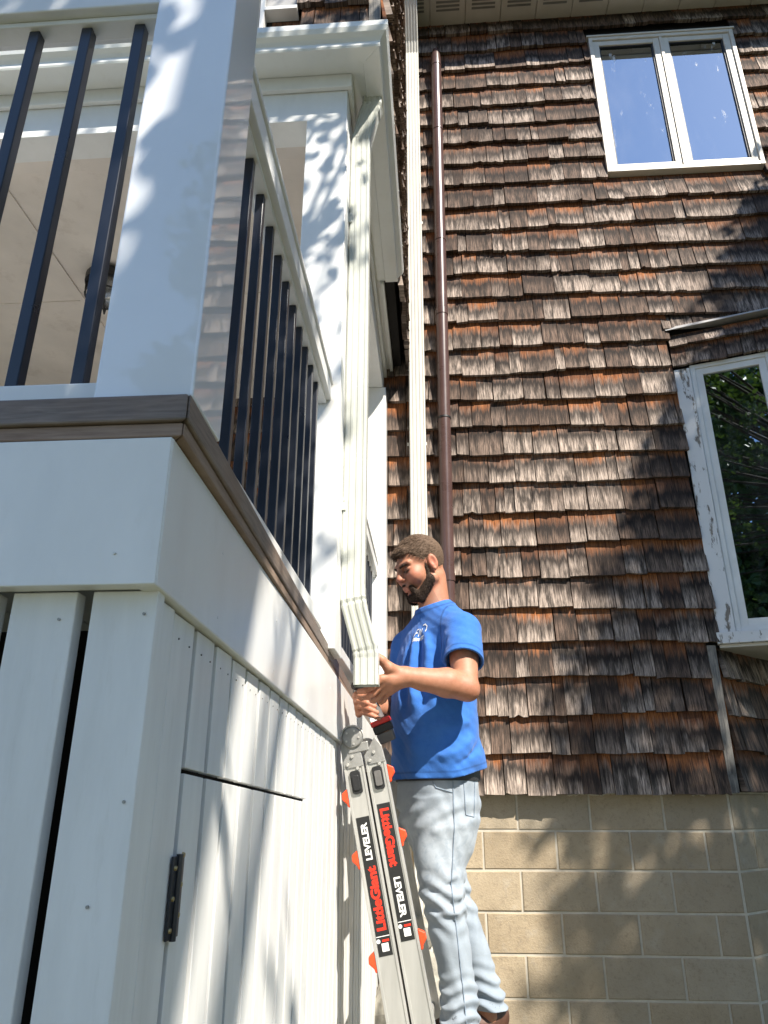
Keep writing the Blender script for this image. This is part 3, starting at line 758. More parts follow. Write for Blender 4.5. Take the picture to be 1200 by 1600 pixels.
m = MB(); m.tube([(GX + 0.074, GY - 0.074, 4.3335), (GX + 0.01, GY - 0.01, 4.3335)], 0.002, 6)
m.build('sealant', M['gutter'], go)
for y in (2.5, 2.9, 3.3):
    m = MB(); m.tube([(GX + 0.109, y, 4.41), (GX + 0.1105, y, 4.41)], 0.004, 8); m.build('screw', M['gutter'], gs)

# porch downspout held by the man
sp = empty('porch_downspout', (-0.22, 2.34, 1.8), 'white ribbed porch downspout with elbows, loose at its lower end', 'downspout')
SPY = 2.335
sect = [(-a, b) for a, b in ribbed(0.080, 0.058, 3, 0.0028)]
def spath(pts, sc=None):
    m = MB(); m.sweep([(x, y, z) for x, y, z in pts], sect, (0, 1, 0.0001), None, sc); return m
m = spath([(-0.206, SPY - 0.02, 4.345), (-0.207, SPY - 0.015, 4.315), (-0.208, SPY - 0.015, 4.305), (-0.210, SPY - 0.012, 4.295), (-0.214, SPY - 0.01, 4.285), (-0.222, SPY - 0.008, 4.265), (-0.252, SPY, 4.135), (-0.256, SPY, 4.12)], [(0.98, 0.98), (0.98, .98), (1.06, 1.06), (0.98, 0.98), (1.05, 1.05), (1, 1), (1, 1), (1.03, 1.03)])
m.build('upper_elbow', M['spout'], sp)
m = spath([(-0.2555, SPY, 4.128), (-0.258, SPY, 4.07), (-0.258, SPY, 3.2), (-0.2605, SPY, 2.45), (-0.262, SPY, 2.125)]); m.build('pipe', M['spout'], sp)
pts = [(-0.262, SPY, 2.16), (-0.2615, SPY, 2.125), (-0.260, SPY, 2.115), (-0.258, SPY + 0.002, 2.105), (-0.256, SPY + 0.003, 2.095), (-0.253, SPY + 0.005, 2.08), (-0.226, SPY + 0.03, 1.975), (-0.222, SPY + 0.034, 1.962), (-0.2205, SPY + 0.037, 1.952), (-0.2195, SPY + 0.039, 1.942), (-0.219, SPY + 0.041, 1.93), (-0.2185, SPY + 0.045, 1.845)]
scs = [(1.03, 1.03), (1.03, 1.03), (1.07, 1.06), (1.0, 1.0), (1.05, 1.04), (1, 1), (0.99, 0.99), (1.04, 1.03), (0.99, 0.99), (1.04, 1.03), (1, 1), (1.0, 1.0)]
m = MB(); m.sweep(pts, sect, (0, 1, 0.0001), None, scs, False); m.sweep([(x, y, z) for x, y, z in pts[-2:]], [(a * 0.90, b * 0.86) for a, b in sect], (0, 1, 0.0001), None, None, False)
m.build('lower_elbow', M['spout'], sp, 0, None, False)
m = MB(); m.box(-0.256, -0.181, SPY + 0.018, SPY + 0.072, 1.875, 1.88); m.build('outlet_dark', M['dark'], sp)
for z in (3.66, 2.42):
    m = MB(); m.box(-0.3055, -0.285, SPY - 0.034, SPY - 0.0305, z, z + 0.045); m.tube([(-0.292, SPY - 0.033, z + 0.035), (-0.292, SPY - 0.036, z + 0.035)], 0.003, 8); m.build('bracket', M['spout'], sp, 0.001)

# porch ceiling lantern
lam = empty('ceiling_lantern', (-1.70, 3.12, 4.15), 'small black caged ceiling lantern with clear glass under porch ceiling', 'lamp')
LC = Vector((-1.70, 3.12, 0))
m = MB(); m.tube([LC + Z3 * 4.139, LC + Z3 * 4.12, LC + Z3 * 4.075], [0.10, 0.115, 0.115], 24); m.build('canopy', M['blackm'], lam)
gm = NT('lantern_glass'); gm.set(Base_Color=(0.9, 0.9, 0.88), Roughness=0.05, Transmission_Weight=0.9)
m = MB(); m.tube([LC + Z3 * 4.074, LC + Z3 * 4.02, LC + Z3 * 3.965, LC + Z3 * 3.945], [0.085, 0.085, 0.06, 0.01], 20); m.build('glass_jar', gm.m, lam)
for k in range(4):
    a = k * pi / 2 + 0.4; d = Vector((cos(a), sin(a), 0)); m = MB()
    m.tube([LC + d * 0.105 + Z3 * 4.08, LC + d * 0.102 + Z3 * 4.0, LC + d * 0.07 + Z3 * 3.945, LC + Z3 * 3.925], 0.005, 6); m.build('cage_wire', M['blackm'], lam)
m = MB(); m.tube([LC + Vector((cos(a), sin(a), 0)) * 0.104 + Z3 * 4.0 for a in np.linspace(0, 2 * pi, 25)], 0.0045, 6, False); m.build('cage_ring', M['blackm'], lam)

# boulders at the inner corner
def boulder(c, r, seed, label):
    rr = random.Random(seed); bm = bmesh.new(); bmesh.ops.create_icosphere(bm, subdivisions=3, radius=1)
    dirs = [(Vector((rr.uniform(-1, 1), rr.uniform(-1, 1), rr.uniform(-1, 1))).normalized(), rr.uniform(0.62, 0.92)) for _ in range(12)]
    for v in bm.verts:
        for d, k in dirs:
            t = v.co.dot(d)
            if t > k: v.co -= d * (t - k) * 0.85
        v.co *= 1 + 0.04 * sin(v.co.x * 9 + seed) * cos(v.co.y * 11)
        v.co = Vector((v.co.x * r[0], v.co.y * r[1], v.co.z * r[2]))
    me = bpy.data.meshes.new('boulder'); bm.to_mesh(me); bm.free(); me.materials.append(M['rock'])
    o = bpy.data.objects.new('boulder', me); COL.objects.link(o); o.location = c; tag(o, label, 'rock', 'boulders by the foundation')
boulder((-0.14, 4.22, 0.55), (0.22, 0.24, 0.30), 4, 'grey boulder in the corner between skirt and ladder, low in the frame')
boulder((-0.18, 4.33, 0.88), (0.16, 0.16, 0.13), 9, 'dark mossy stone on top of the boulder behind the ladder')
boulder((-0.05, 4.05, 0.22), (0.28, 0.3, 0.30), 15, 'large stone at the foot of the boulder pile')

# ------------------------------------------------------------------ ladder
lad = empty('ladder', (0.0, 2.8, 0.0), 'silver aluminium folding ladder with orange locks leaning by the porch', 'ladder')
LT, LB = Vector((-0.273, 0, 1.604)), Vector((-0.133, 0, 0.895))
LD = (LB - LT).normalized()                 # down along the rails
LA = Vector((-LD.z, 0, LD.x))               # across the rails, towards the man
LMAX = (LT.z) / -LD.z - 0.01
def lpt(a, s, y): return LT + LA * a + LD * s + Vector((0, y, 0))
def lbox(name, mat, a0, a1, s0, s1, y0, y1, bevel=0.0015, parent=None):
    m = MB(); m.hexa([lpt(a0, s1, y0), lpt(a1, s1, y0), lpt(a1, s1, y1), lpt(a0, s1, y1), lpt(a0, s0, y0), lpt(a1, s0, y0), lpt(a1, s0, y1), lpt(a0, s0, y1)])
    return m.build(name, mat, parent or lad, bevel)
RW = 0.0335; AR = 0.0735
NEAR, FAR = 2.55, 3.04
for side, (ya, yb_) in enumerate(((NEAR, NEAR + 0.03), (FAR, FAR + 0.03))):
    yo = ya if side == 0 else yb_; sg = -1 if side == 0 else 1
    for ac, top in ((0.0, -0.02), (AR, -0.005)):
        m = MB()      # C channel rail: web with two raised flanges
        for a0, a1, yy0, yy1 in ((ac - RW + 0.005, ac + RW - 0.005, ya, yb_), (ac - RW, ac - RW + 0.008, ya - 0.003, yb_ + 0.003), (ac + RW - 0.008, ac + RW, ya - 0.003, yb_ + 0.003)):
            m.hexa([lpt(a0, LMAX - 0.05, yy0), lpt(a1, LMAX - 0.05, yy0), lpt(a1, LMAX - 0.05, yy1), lpt(a0, LMAX - 0.05, yy1), lpt(a0, top, yy0), lpt(a1, top, yy0), lpt(a1, top, yy1), lpt(a0, top, yy1)])
        m.build('rail', M['alu'], lad, 0.001)
        lbox('foot', M['blackm'], ac - RW - 0.004, ac + RW + 0.004, LMAX - 0.06, LMAX, ya - 0.006, yb_ + 0.006, 0.004)
        # inner rail seen in the gap
    lbox('inner_rail', M['blackm'], RW + 0.0015, AR - RW - 0.0015, 0.02, LMAX - 0.2, ya + 0.008, yb_ - 0.004)
    # head plates and hinge disc
    for ac, poly in ((0.0, [(-RW, 0.0), (-RW + 0.001, -0.075), (-0.016, -0.105), (0.03, -0.07), (RW, -0.02), (RW, 0.0)]), (AR, [(-RW, 0.0), (-RW, -0.03), (0.012, -0.085), (RW - 0.004, -0.05), (RW, 0.0)])):
        m = MB(); m.prism([lpt(ac + a, s, yo + sg * 0.0045) for a, s in poly], (0, -sg * 0.02, 0)); pl = m.build('head_plate', M['cast'], lad, 0.002)
        for (a, s) in ((-0.018, -0.012), (0.012, 0.004), (0.0, -0.035)):
            m = MB(); c = lpt(ac + a, s, yo + sg * 0.004); m.tube([c, c + Vector((0, sg * 0.006, 0))], [0.0062, 0.0045], 10); m.build('rivet', M['alu'], pl)
        m = MB(); q = 10; hw, hh = 0.017, 0.036   # black lock housing, rounded
        def rr(hw, hh, r): return [(cx + r * cos(t), cs + r * sin(t)) for cx, cs, t0 in ((hw - r, hh - r, 0), (-hw + r, hh - r, pi / 2), (-hw + r, -hh + r, pi), (hw - r, -hh + r, 1.5 * pi)) for t in np.linspace(t0, t0 + pi / 2, 5)]
        m.prism([lpt(ac + a, 0.045 + s, yo + sg * 0.0085) for a, s in rr(hw, hh, 0.009)], (0, -sg * 0.01, 0)); hs = m.build('lock_housing', M['blackm'], lad, 0.0015)
        m = MB(); m.prism([lpt(ac + a, 0.047 + s, yo + sg * 0.013) for a, s in rr(hw * 0.66, hh * 0.66, 0.006)], (0, -sg * 0.006, 0)); m.build('lock_button', M['toolgrey'] if ac else M['blackm'], hs, 0.0015)
    hc = lpt(0.012, -0.095, yo)
    m = MB(); m.tube([hc + Vector((0, sg * 0.014, 0)), hc + Vector((0, sg * 0.011, 0)), hc - Vector((0, sg * 0.016, 0))], [0.030, 0.035, 0.035], 28); hd = m.build('hinge_disc', M['cast'], lad)
    m = MB(); m.tube([hc + Vector((0.038 * cos(t), sg * 0.010, 0.038 * sin(t))) for t in np.linspace(0.1, 3.0, 16)], 0.003, 6); m.build('hinge_ring', M['alu'], hd)
    lbox('hinge_link', M['cast'], -0.01, 0.06, -0.075, -0.045, min(yo, yo + sg * 0.007), max(yo, yo + sg * 0.007), 0.003)
    for t in np.linspace(0, 2 * pi, 6)[:-1]:
        c = hc + Vector((0.022 * cos(t), sg * 0.014, 0.022 * sin(t))); m = MB(); m.tube([c, c + Vector((0, sg * 0.003, 0))], 0.0035, 8); m.build('rivet', M['alu'], hd)
# rungs and orange lock tabs
for ac, ss, out in ((0.0, (0.085, 0.27, 0.555, 0.84, 1.13, 1.42), -1), (AR, (0.035, 0.23, 0.52, 0.80, 1.09, 1.38), 1)):
    for s in ss:
        m = MB(); m.tube([lpt(ac, s, NEAR + 0.031), lpt(ac, s, FAR - 0.001)], 0.016, 10); m.build('rung', M['alu'], lad)
        for y0 in (NEAR - 0.001,):
            a = ac + out * (RW + 0.0006)
            m = MB(); pts = [(0, -0.026), (0.020, -0.014), (0.022, 0.004), (0.008, 0.020), (0.006, 0.030), (0, 0.032)]
            m.prism([lpt(a + out * p, s + q, y0) for p, q in pts], (0, 0.026, 0)); m.build('lock_tab', M['orange'], lad, 0.003)

# printed decals on the near rails
def textmesh(txt, bold=0.02):
    cu = bpy.data.curves.new('t', 'FONT'); cu.body = txt; cu.offset = bold; cu.fill_mode = 'FRONT'; cu.resolution_u = 3; cu.space_character = 0.98
    ob = bpy.data.objects.new('t', cu); COL.objects.link(ob); bpy.context.view_layer.update()
    me = bpy.data.meshes.new_from_object(ob.evaluated_get(bpy.context.evaluated_depsgraph_get()))
    V = [Vector((v.co.x, v.co.y)) for v in me.vertices]; F = [tuple(p.vertices) for p in me.polygons]
    bpy.data.objects.remove(ob); bpy.data.curves.remove(cu)
    x0, x1 = min(v.x for v in V), max(v.x for v in V); y0, y1 = min(v.y for v in V), max(v.y for v in V)
    return [((v.x - x0) / (x1 - x0), (v.y - y0) / (y1 - y0)) for v in V], F
def decal_text(txt, mat, ac, s0, s1, hw, up, parent, bold=0.02, y=None):
    # up: reads towards the ladder top; otherwise reads towards the bottom
    V, F = textmesh(txt, bold); m = MB(); P = []
    for u, v in V:
        if up: P.append(lpt(ac + hw * (2 * (1 - v) - 1), s1 + (s0 - s1) * u, y))
        else: P.append(lpt(ac + hw * (2 * v - 1), s0 + (s1 - s0) * u, y))
    m.add(P, F); o = m.build('lettering', M[mat], parent, 0, None, False); return o
DY = NEAR - 0.0004
def decal(ac, s0, s1, items, label):
    d = lbox('decal', M['decal_black'], ac - 0.0215, ac + 0.0215, s0, s1, DY - 0.0006, DY, 0, None); d['label'] = label
    for txt, mat, a, b, up, hw, bold in items: decal_text(txt, mat, ac, a, b, hw, up, d, bold, DY - 0.0010)
    e = s1 - 0.052
    m = MB(); m.hexa([lpt(a, s, y) for s in (e, e - 0.002) for a, y in ((ac - 0.0205, DY - 0.001), (ac + 0.0205, DY - 0.001), (ac + 0.0205, DY - 0.0007), (ac - 0.0205, DY - 0.0007))]); m.build('white_line', M['decal_white'], d)
    m = MB(); m.hexa([lpt(a, s, y) for s in (s1 - 0.012, s1 - 0.034) for a, y in ((ac - 0.008, DY - 0.001), (ac + 0.013, DY - 0.001), (ac + 0.013, DY - 0.0007), (ac - 0.008, DY - 0.0007))]); m.build('plain_label', M['decal_white'], d)
    m = MB(); m.prism([lpt(ac - 0.016 + 0.006 * cos(t), s1 - 0.041 + 0.006 * sin(t), DY - 0.001) for t in np.linspace(0, 2 * pi, 13)[:-1]], (0, 0.0003, 0)); m.build('emblem', M['decal_white'], d)
    m = MB(); m.hexa([lpt(a, s, y) for s in (s1 - 0.038, s1 - 0.044) for a, y in ((ac - 0.004, DY - 0.001), (ac + 0.017, DY - 0.001), (ac + 0.017, DY - 0.0007), (ac - 0.004, DY - 0.0007))]); m.build('red_mark', M['decal_red'], d)
def s_at(z): return (LT.z - z) / -LD.z
decal(0.0, s_at(1.455), s_at(1.068), [('LEVELER', 'decal_white', s_at(1.438), s_at(1.330), True, 0.0105, 0.035), ('LittleGiant', 'decal_red', s_at(1.312), s_at(1.135), True, 0.015, 0.045)], 'black decal reading LEVELER above LittleGiant')
decal(AR, s_at(1.482), s_at(1.095), [('LittleGiant', 'decal_red', s_at(1.467), s_at(1.298), False, 0.015, 0.045), ('LEVELER', 'decal_white', s_at(1.268), s_at(1.158), False, 0.0105, 0.035)], 'black decal reading LittleGiant above LEVELER')

# ------------------------------------------------------------------ cordless drill in the right hand
dr = empty('cordless_drill', (-0.2, 2.65, 1.7), 'red and black cordless drill held upright under the downspout', 'drill')
def frame_of(p, q):
    w_ = (q - p).normalized(); a = Vector((1, 0, 0)); a = (a - w_ * a.dot(w_)).normalized(); return w_, a, w_.cross(a)
H0, H1 = Vector((-0.232, 2.632, 1.862)), Vector((-0.196, 2.642, 1.772))
wv, av, bv = frame_of(H0, H1)
m = MB(); m.tube([H0 - wv * 0.01, H0 + wv * 0.02, H0 + wv * 0.05, H1], [0.019, 0.017, 0.0155, 0.018], 14); m.build('handle', M['toolgrey'], dr)
def obox(nm, mat, a, b, c0, c1, tap=0.0):
    C = H1 + wv * 0; m = MB()
    P = [C + av * (x * (1 if z == c0 else 1 + tap)) + bv * y + wv * z for z in (c1, c0) for x, y in ((-a, -b), (a, -b), (a, b), (-a, b))]
    m.hexa(P); return m.build(nm, M[mat], dr, 0.004)
obox('battery_collar', 'toolred', 0.034, 0.036, 0.004, 0.022, 0.05)
obox('battery_pack', 'blackm', 0.033, 0.036, 0.0225, 0.050)
obox('battery_base', 'toolgrey', 0.030, 0.033, 0.0505, 0.085, -0.12)
m = MB(); m.tube([H0 + Vector((0.06, 0.05, 0.012)), H0 + Vector((0.0, 0.0, 0.012)), H0 + Vector((-0.02, -0.02, 0.012))], [0.027, 0.028, 0.024], 16); m.build('motor_body', M['toolred'], dr)
m = MB(); m.tube([H0 + Vector((-0.02, -0.02, 0.012)), H0 + Vector((-0.05, -0.05, 0.014))], [0.02, 0.014], 14); m.build('chuck', M['blackm'], dr)

# ------------------------------------------------------------------ shade trees behind the camera
s_ = SUN; e1 = Vector((-s_.y, s_.x, 0)).normalized(); e2 = s_.cross(e1)
if e2.z < 0: e2 = -e2
def leafmesh(name, centers, size, seed):
    rng = np.random.default_rng(seed); n = len(centers)
    base = np.array([(-0.02, 0, 0), (0.30, 0.34, 0.05), (0.62, 0.30, 0.04), (1.0, 0, -0.08), (0.62, -0.30, 0.04), (0.30, -0.34, 0.05)], dtype=np.float64)
    q = rng.normal(size=(n, 4)); q[:, 1:3] *= 0.55; q /= np.linalg.norm(q, axis=1)[:, None]
    w0, x, y, z = q.T
    R = np.stack([1 - 2 * (y * y + z * z), 2 * (x * y - z * w0), 2 * (x * z + y * w0), 2 * (x * y + z * w0), 1 - 2 * (x * x + z * z), 2 * (y * z - x * w0), 2 * (x * z - y * w0), 2 * (y * z + x * w0), 1 - 2 * (x * x + y * y)], 1).reshape(n, 3, 3)
    sc = size * rng.uniform(0.6, 1.25, n)
    V = np.einsum('nij,kj->nki', R, base) * sc[:, None, None] + np.asarray(centers)[:, None, :]
    V = V.reshape(-1, 3); b = np.arange(n)[:, None] * 6
    F = np.concatenate([b + np.array([[0, 1, 2, 3]]), b + np.array([[0, 3, 4, 5]])]).tolist()
    me = bpy.data.meshes.new(name); me.from_pydata(V.tolist(), [], F)
    at = me.attributes.new('rnd', 'FLOAT_VECTOR', 'POINT'); rr = np.repeat(rng.random((n, 3)), 6, axis=0).astype(np.float32); at.data.foreach_set('vector', rr.ravel())
    me.materials.append(M['leaf']); me.update(); return me

def tree(base, clumps, size, per, seed, label, fork):
    rng = random.Random(seed); rn = np.random.default_rng(seed)
    t = empty('tree', base, label, 'tree', 'leafy trees shading the house')
    base = Vector(base); fork = Vector(fork)
    m = MB(); m.tube([base - Z3 * 0.2, base + Z3 * 0.25, base.lerp(fork, 0.5) + Vector((0.1, 0.05, 0)), fork], [0.30, 0.22, 0.18, 0.14], 12); m.build('trunk', M['bark'], t)
    m = MB()
    for c in clumps:
        c = Vector(c[:3]); mid_ = fork.lerp(c, 0.5) + Vector((rng.uniform(-.2, .2), rng.uniform(-.2, .2), rng.uniform(0, .3)))
        if rng.random() < 0.4: m.tube([fork, fork.lerp(mid_, 0.5), mid_, c], [0.07, 0.045, 0.03, 0.008], 6)
    m.build('limbs', M['bark'], t)
    pts = []
    for c in clumps:
        r = c[3]; k = int(per * (r / 0.35) ** 2); d = rn.normal(size=(k, 3)); d /= np.linalg.norm(d, axis=1)[:, None]
        pts.append(np.array(c[:3]) + d * r * rn.random((k, 1)) ** 0.45 * np.array([1, 1, 0.75]))
    o = bpy.data.objects.new('crown', leafmesh('crown', np.concatenate(pts), size, seed)); COL.objects.link(o); setparent(o, t)

def uvt(u, v, t): return e1 * u + e2 * v + s_ * t
def clumps_in(test, ur, vr, tr, n, rad, seed):
    rng = random.Random(seed); out = []; k = 0
    while len(out) < n and k < n * 60:
        k += 1; u, v, t = rng.uniform(*ur), rng.uniform(*vr), rng.uniform(*tr); r = rng.uniform(*rad)
        if test(u, v, r, rng): p = uvt(u, v, t); out.append((p.x, p.y, p.z, r))
    return out
def testA(u, v, r, rng):
    edge = 0.62 + 0.50 * (v - 1.9) if v > 1.9 else 0.62 - 0.25 * (1.9 - v)
    edge = min(edge, 1.30)
    if u + r * 0.8 < edge: return rng.random() < (0.75 if u > 0.75 else 0.36 if 1.95 < v < 3.0 and u < 0.55 else 0.7 if v > 1.9 else 1.0)
    return u + r < 1.45 and rng.random() < 0.06
def testB(u, v, r, rng):
    line = 3.62 + 1.30 * (u - 3.30)
    line = min(line, 5.6)
    if u - r * 0.7 < 3.06 and v > 2.2: return False
    if v + r * 0.8 > line: return rng.random() < 0.02 and v < line + 0.5
    if 1.8 < v < 3.3 and u < 4.5 and rng.random() < 0.62: return False
    return u - r * 0.8 > 2.75 + 0.12 * max(0, 3.2 - v)
tree((3.6, -4.6, 0), clumps_in(testA, (0.0, 2.0), (0.0, 5.2), (3.0, 6.6), 120, (0.14, 0.30), 5), 0.075, 75, 1, 'leafy tree behind the viewer whose shade dapples the porch corner', (3.1, -4.2, 5.2))
tree((7.2, -1.6, 0), clumps_in(testB, (2.7, 6.6), (-0.2, 5.8), (6.5, 10.5), 460, (0.26, 0.48), 22), 0.12, 95, 2, 'leafy tree right of the viewer that shades and is mirrored in the lower window', (6.6, -1.2, 5.0))

# back row mirrored in the lower window, plus unseen sky-blocking trees at right
def bgtree(x, y, h, r, seed, label, nc=46, per=22):
    rng = random.Random(seed); cl = []
    for k in range(nc):
        a = rng.uniform(0, 6.28); q = rng.random() ** 0.5 * r; zz = rng.uniform(0.22, 1.0) * h
        q *= 1.0 - 0.55 * max(0, zz / h - 0.5); cl.append((x + q * cos(a), y + q * sin(a), zz, rng.uniform(0.6, 1.1)))
    tree((x, y, 0), cl, 0.26, per, seed, label, (x, y, h * 0.4))
bgtree(-2.6, -11.0, 13.5, 3.2, 31, 'tall leafy tree behind the viewer, left one of the back row', 110, 40)
bgtree(1.2, -12.5, 13.5, 3.2, 32, 'tall leafy tree behind the viewer, middle one of the back row', 110, 40)
bgtree(5.5, -12.0, 8.2, 3.0, 33, 'tall leafy tree behind the viewer, right one of the back row')
bgtree(9.2, 1.6, 9.0, 3.0, 34, 'unseen leafy tree added right of the house corner to block low sky')  # this and the next two: unseen trees added to darken the porch side
bgtree(9.6, -5.2, 8.0, 3.0, 35, 'unseen leafy tree added at the right behind the shade tree to block low sky')
bgtree(11.5, 6.5, 9.0, 3.2, 36, 'unseen leafy tree added far right beyond the house end to block low sky')

# ------------------------------------------------------------------ the man: implicit surfaces turned into meshes
class Field:
    def __init__(s, lo, hi, h):
        s.lo = np.array(lo, float); s.h = h
        s.n = np.ceil((np.array(hi) - s.lo) / h).astype(int) + 1
        s.a = np.full(s.n, 0.05, dtype=np.float32)
    def sub(s, lo, hi):
        i0 = np.clip(np.floor((np.array(lo) - s.lo) / s.h).astype(int), 0, s.n); i1 = np.clip(np.ceil((np.array(hi) - s.lo) / s.h).astype(int) + 1, 0, s.n)
        sl = tuple(slice(a, b) for a, b in zip(i0, i1))
        g = [s.lo[k] + s.h * np.arange(i0[k], i1[k]) for k in range(3)]
        return sl, (g[0][:, None, None], g[1][None, :, None], g[2][None, None, :])
    def comb(s, sl, d, k, op):
        a = s.a[sl]; d = d.astype(np.float32)
        if op == 'add':
            if k: hh = np.clip(0.5 + 0.5 * (a - d) / k, 0, 1); s.a[sl] = a * (1 - hh) + d * hh - k * hh * (1 - hh)
            else: s.a[sl] = np.minimum(a, d)
        elif op == 'cut':
            d = -d
            if k: hh = np.clip(0.5 - 0.5 * (a - d) / k, 0, 1); s.a[sl] = a * (1 - hh) + d * hh + k * hh * (1 - hh)
            else: s.a[sl] = np.maximum(a, d)
    def cone(s, p, q, r1, r2, k=0.01, op='add', squash=None):
        p, q = np.array(p, float), np.array(q, float); r = max(r1, r2) + k + 0.012
        sl, (x, y, z) = s.sub(np.minimum(p, q) - r, np.maximum(p, q) + r)
        if min(s.a[sl].shape) == 0: return
        d = q - p; L2 = max(d @ d, 1e-9)
        px, py, pz = x - p[0], y - p[1], z - p[2]
        t = np.clip((px * d[0] + py * d[1] + pz * d[2]) / L2, 0, 1)
        ex, ey, ez = px - t * d[0], py - t * d[1], pz - t * d[2]
        s.comb(sl, np.sqrt(ex * ex + ey * ey + ez * ez) - (r1 + (r2 - r1) * t), k, op)
    def chain(s, pts, rs, k=0.01):
        for i in range(len(pts) - 1): s.cone(pts[i], pts[i + 1], rs[i], rs[i + 1], k)
    def ell(s, c, R, rad, k=0.01, op='add'):
        # R: 3 axis vectors (rows), rad: radii
        c = np.array(c, float); R = np.array(R, float); rad = np.array(rad, float); r = rad.max() + k + 0.012
        sl, (x, y, z) = s.sub(c - r, c + r)
        if min(s.a[sl].shape) == 0: return
        X, Y, Z = x - c[0], y - c[1], z - c[2]
        u = [(X * R[i][0] + Y * R[i][1] + Z * R[i][2]) / rad[i] for i in range(3)]
        n = np.sqrt(u[0] ** 2 + u[1] ** 2 + u[2] ** 2); g = np.sqrt((u[0] / rad[0]) ** 2 + (u[1] / rad[1]) ** 2 + (u[2] / rad[2]) ** 2) + 1e-6
        s.comb(sl, n * (n - 1) / g, k, op)
    def loft(s, tab, fdir, k=0.015):
        # tab rows: z, cx, cy, half width (lateral), depth front, depth back
        T = np.array(tab, float); T = T[np.argsort(T[:, 0])]
        m = T[:, 3:].max() + 0.03
        sl, (x, y, z) = s.sub((T[:, 1].min() - m, T[:, 2].min() - m, T[0, 0] - 0.02), (T[:, 1].max() + m, T[:, 2].max() + m, T[-1, 0] + 0.02))
        zz = z.ravel()
        I = [np.interp(zz, T[:, 0], T[:, i])[None, None, :] for i in range(1, 6)]
        f = np.array(fdir[:2]); l = np.array((-f[1], f[0]))
        X, Y = x - I[0], y - I[1]
        la = X * l[0] + Y * l[1]; fo = X * f[0] + Y * f[1]
        dp = np.where(fo > 0, I[3], I[4]); n = np.sqrt((la / I[2]) ** 2 + (fo / dp) ** 2)
        d = (n - 1) * np.minimum(I[2], dp)
        d = np.maximum(d, np.maximum(T[0, 0] - z, z - T[-1, 0]))
        s.comb(sl, d, k, 'add')
    def grid(s):
        g = [s.lo[k] + s.h * np.arange(s.n[k]) for k in range(3)]
        return g[0][:, None, None], g[1][None, :, None], g[2][None, None, :]
    def mesh(s):
        a = s.a; ins = a < 0; c = np.zeros(np.array(a.shape) - 1, np.uint8)
        offs = [(i, j, k) for i in (0, 1) for j in (0, 1) for k in (0, 1)]
        sh = a.shape
        for o in offs: c += ins[o[0]:sh[0] - 1 + o[0], o[1]:sh[1] - 1 + o[1], o[2]:sh[2] - 1 + o[2]]
        cells = np.argwhere((c > 0) & (c < 8)); idx = np.full(c.shape, -1, np.int32); idx[tuple(cells.T)] = np.arange(len(cells))
        vals = np.stack([a[cells[:, 0] + o[0], cells[:, 1] + o[1], cells[:, 2] + o[2]] for o in offs], 1)
        P = np.zeros((len(cells), 3)); N = np.zeros(len(cells)); O = np.array(offs, float)
        for i in range(8):
            for j in range(i + 1, 8):
                if np.abs(O[i] - O[j]).sum() != 1: continue
                m = (vals[:, i] < 0) != (vals[:, j] < 0); t = vals[m, i] / (vals[m, i] - vals[m, j])
                P[m] += O[i] + (O[j] - O[i]) * t[:, None]; N[m] += 1
        V = s.lo + s.h * (cells + P / N[:, None]); F = []
        for ax in range(3):
            u, v = [(1, 2), (2, 0), (0, 1)][ax]
            lo = [slice(None)] * 3; hi = [slice(None)] * 3; lo[ax] = slice(0, -1); hi[ax] = slice(1, None)
            A, B = ins[tuple(lo)], ins[tuple(hi)]
            e = np.argwhere(A != B); ok = (e[:, u] > 0) & (e[:, v] > 0) & (e[:, u] < sh[u] - 1) & (e[:, v] < sh[v] - 1); e = e[ok]
            def cell(du, dv):
                q = e.copy(); q[:, u] += du; q[:, v] += dv; return idx[tuple(q.T)]
            q = np.stack([cell(-1, -1), cell(0, -1), cell(0, 0), cell(-1, 0)], 1); fl = ~A[tuple(e.T)]
            q[fl] = q[fl][:, ::-1]; F.append(q)
        return V, np.concatenate(F)

def build_mesh(name, V, F, mat, parent=None, attrs=None):
    me = bpy.data.meshes.new(name); me.from_pydata(V.tolist(), [], F.tolist())
    me.polygons.foreach_set('use_smooth', [True] * len(me.polygons))
    if attrs is not None:
        at = me.attributes.new('tint', 'FLOAT_VECTOR', 'POINT'); at.data.foreach_set('vector', np.asarray(attrs, dtype=np.float32).ravel())
    me.materials.append(mat); me.update(); o = bpy.data.objects.new(name, me); COL.objects.link(o)
    if parent is not None: setparent(o, parent)
    return o

def skin_mat():
    t = NT('skin'); at = t.n('Attribute'); at.attribute_name = 'tint'; sr = t.n('SeparateXYZ'); t.l(at.outputs['Vector'], sr.inputs[0])
    v = t.coord('Object'); n1 = t.noise(v, 45, 6, 0.7); n2 = t.noise(v, 320, 4, 0.7)
    c = t.mix(t.ramp(n1, 0.3, 0.7), (0.36, 0.155, 0.088), (0.46, 0.215, 0.13))
    c = t.mix(t.math('MULTIPLY', sr.outputs[0], 0.75), c, (0.52, 0.16, 0.10))
    c = t.mix(t.math('MULTIPLY', sr.outputs[1], 0.9), c, (0.13, 0.072, 0.045))
    t.l(c, t.p.inputs['Base Color']); t.p.inputs['Roughness'].default_value = 0.56
    t.p.inputs['Subsurface Weight'].default_value = 0.12; t.p.inputs['Subsurface Radius'].default_value = (0.012, 0.004, 0.002); t.p.inputs['Subsurface Scale'].default_value = 0.5
    t.bump(n2, 0.35, 0.0012); return t.m
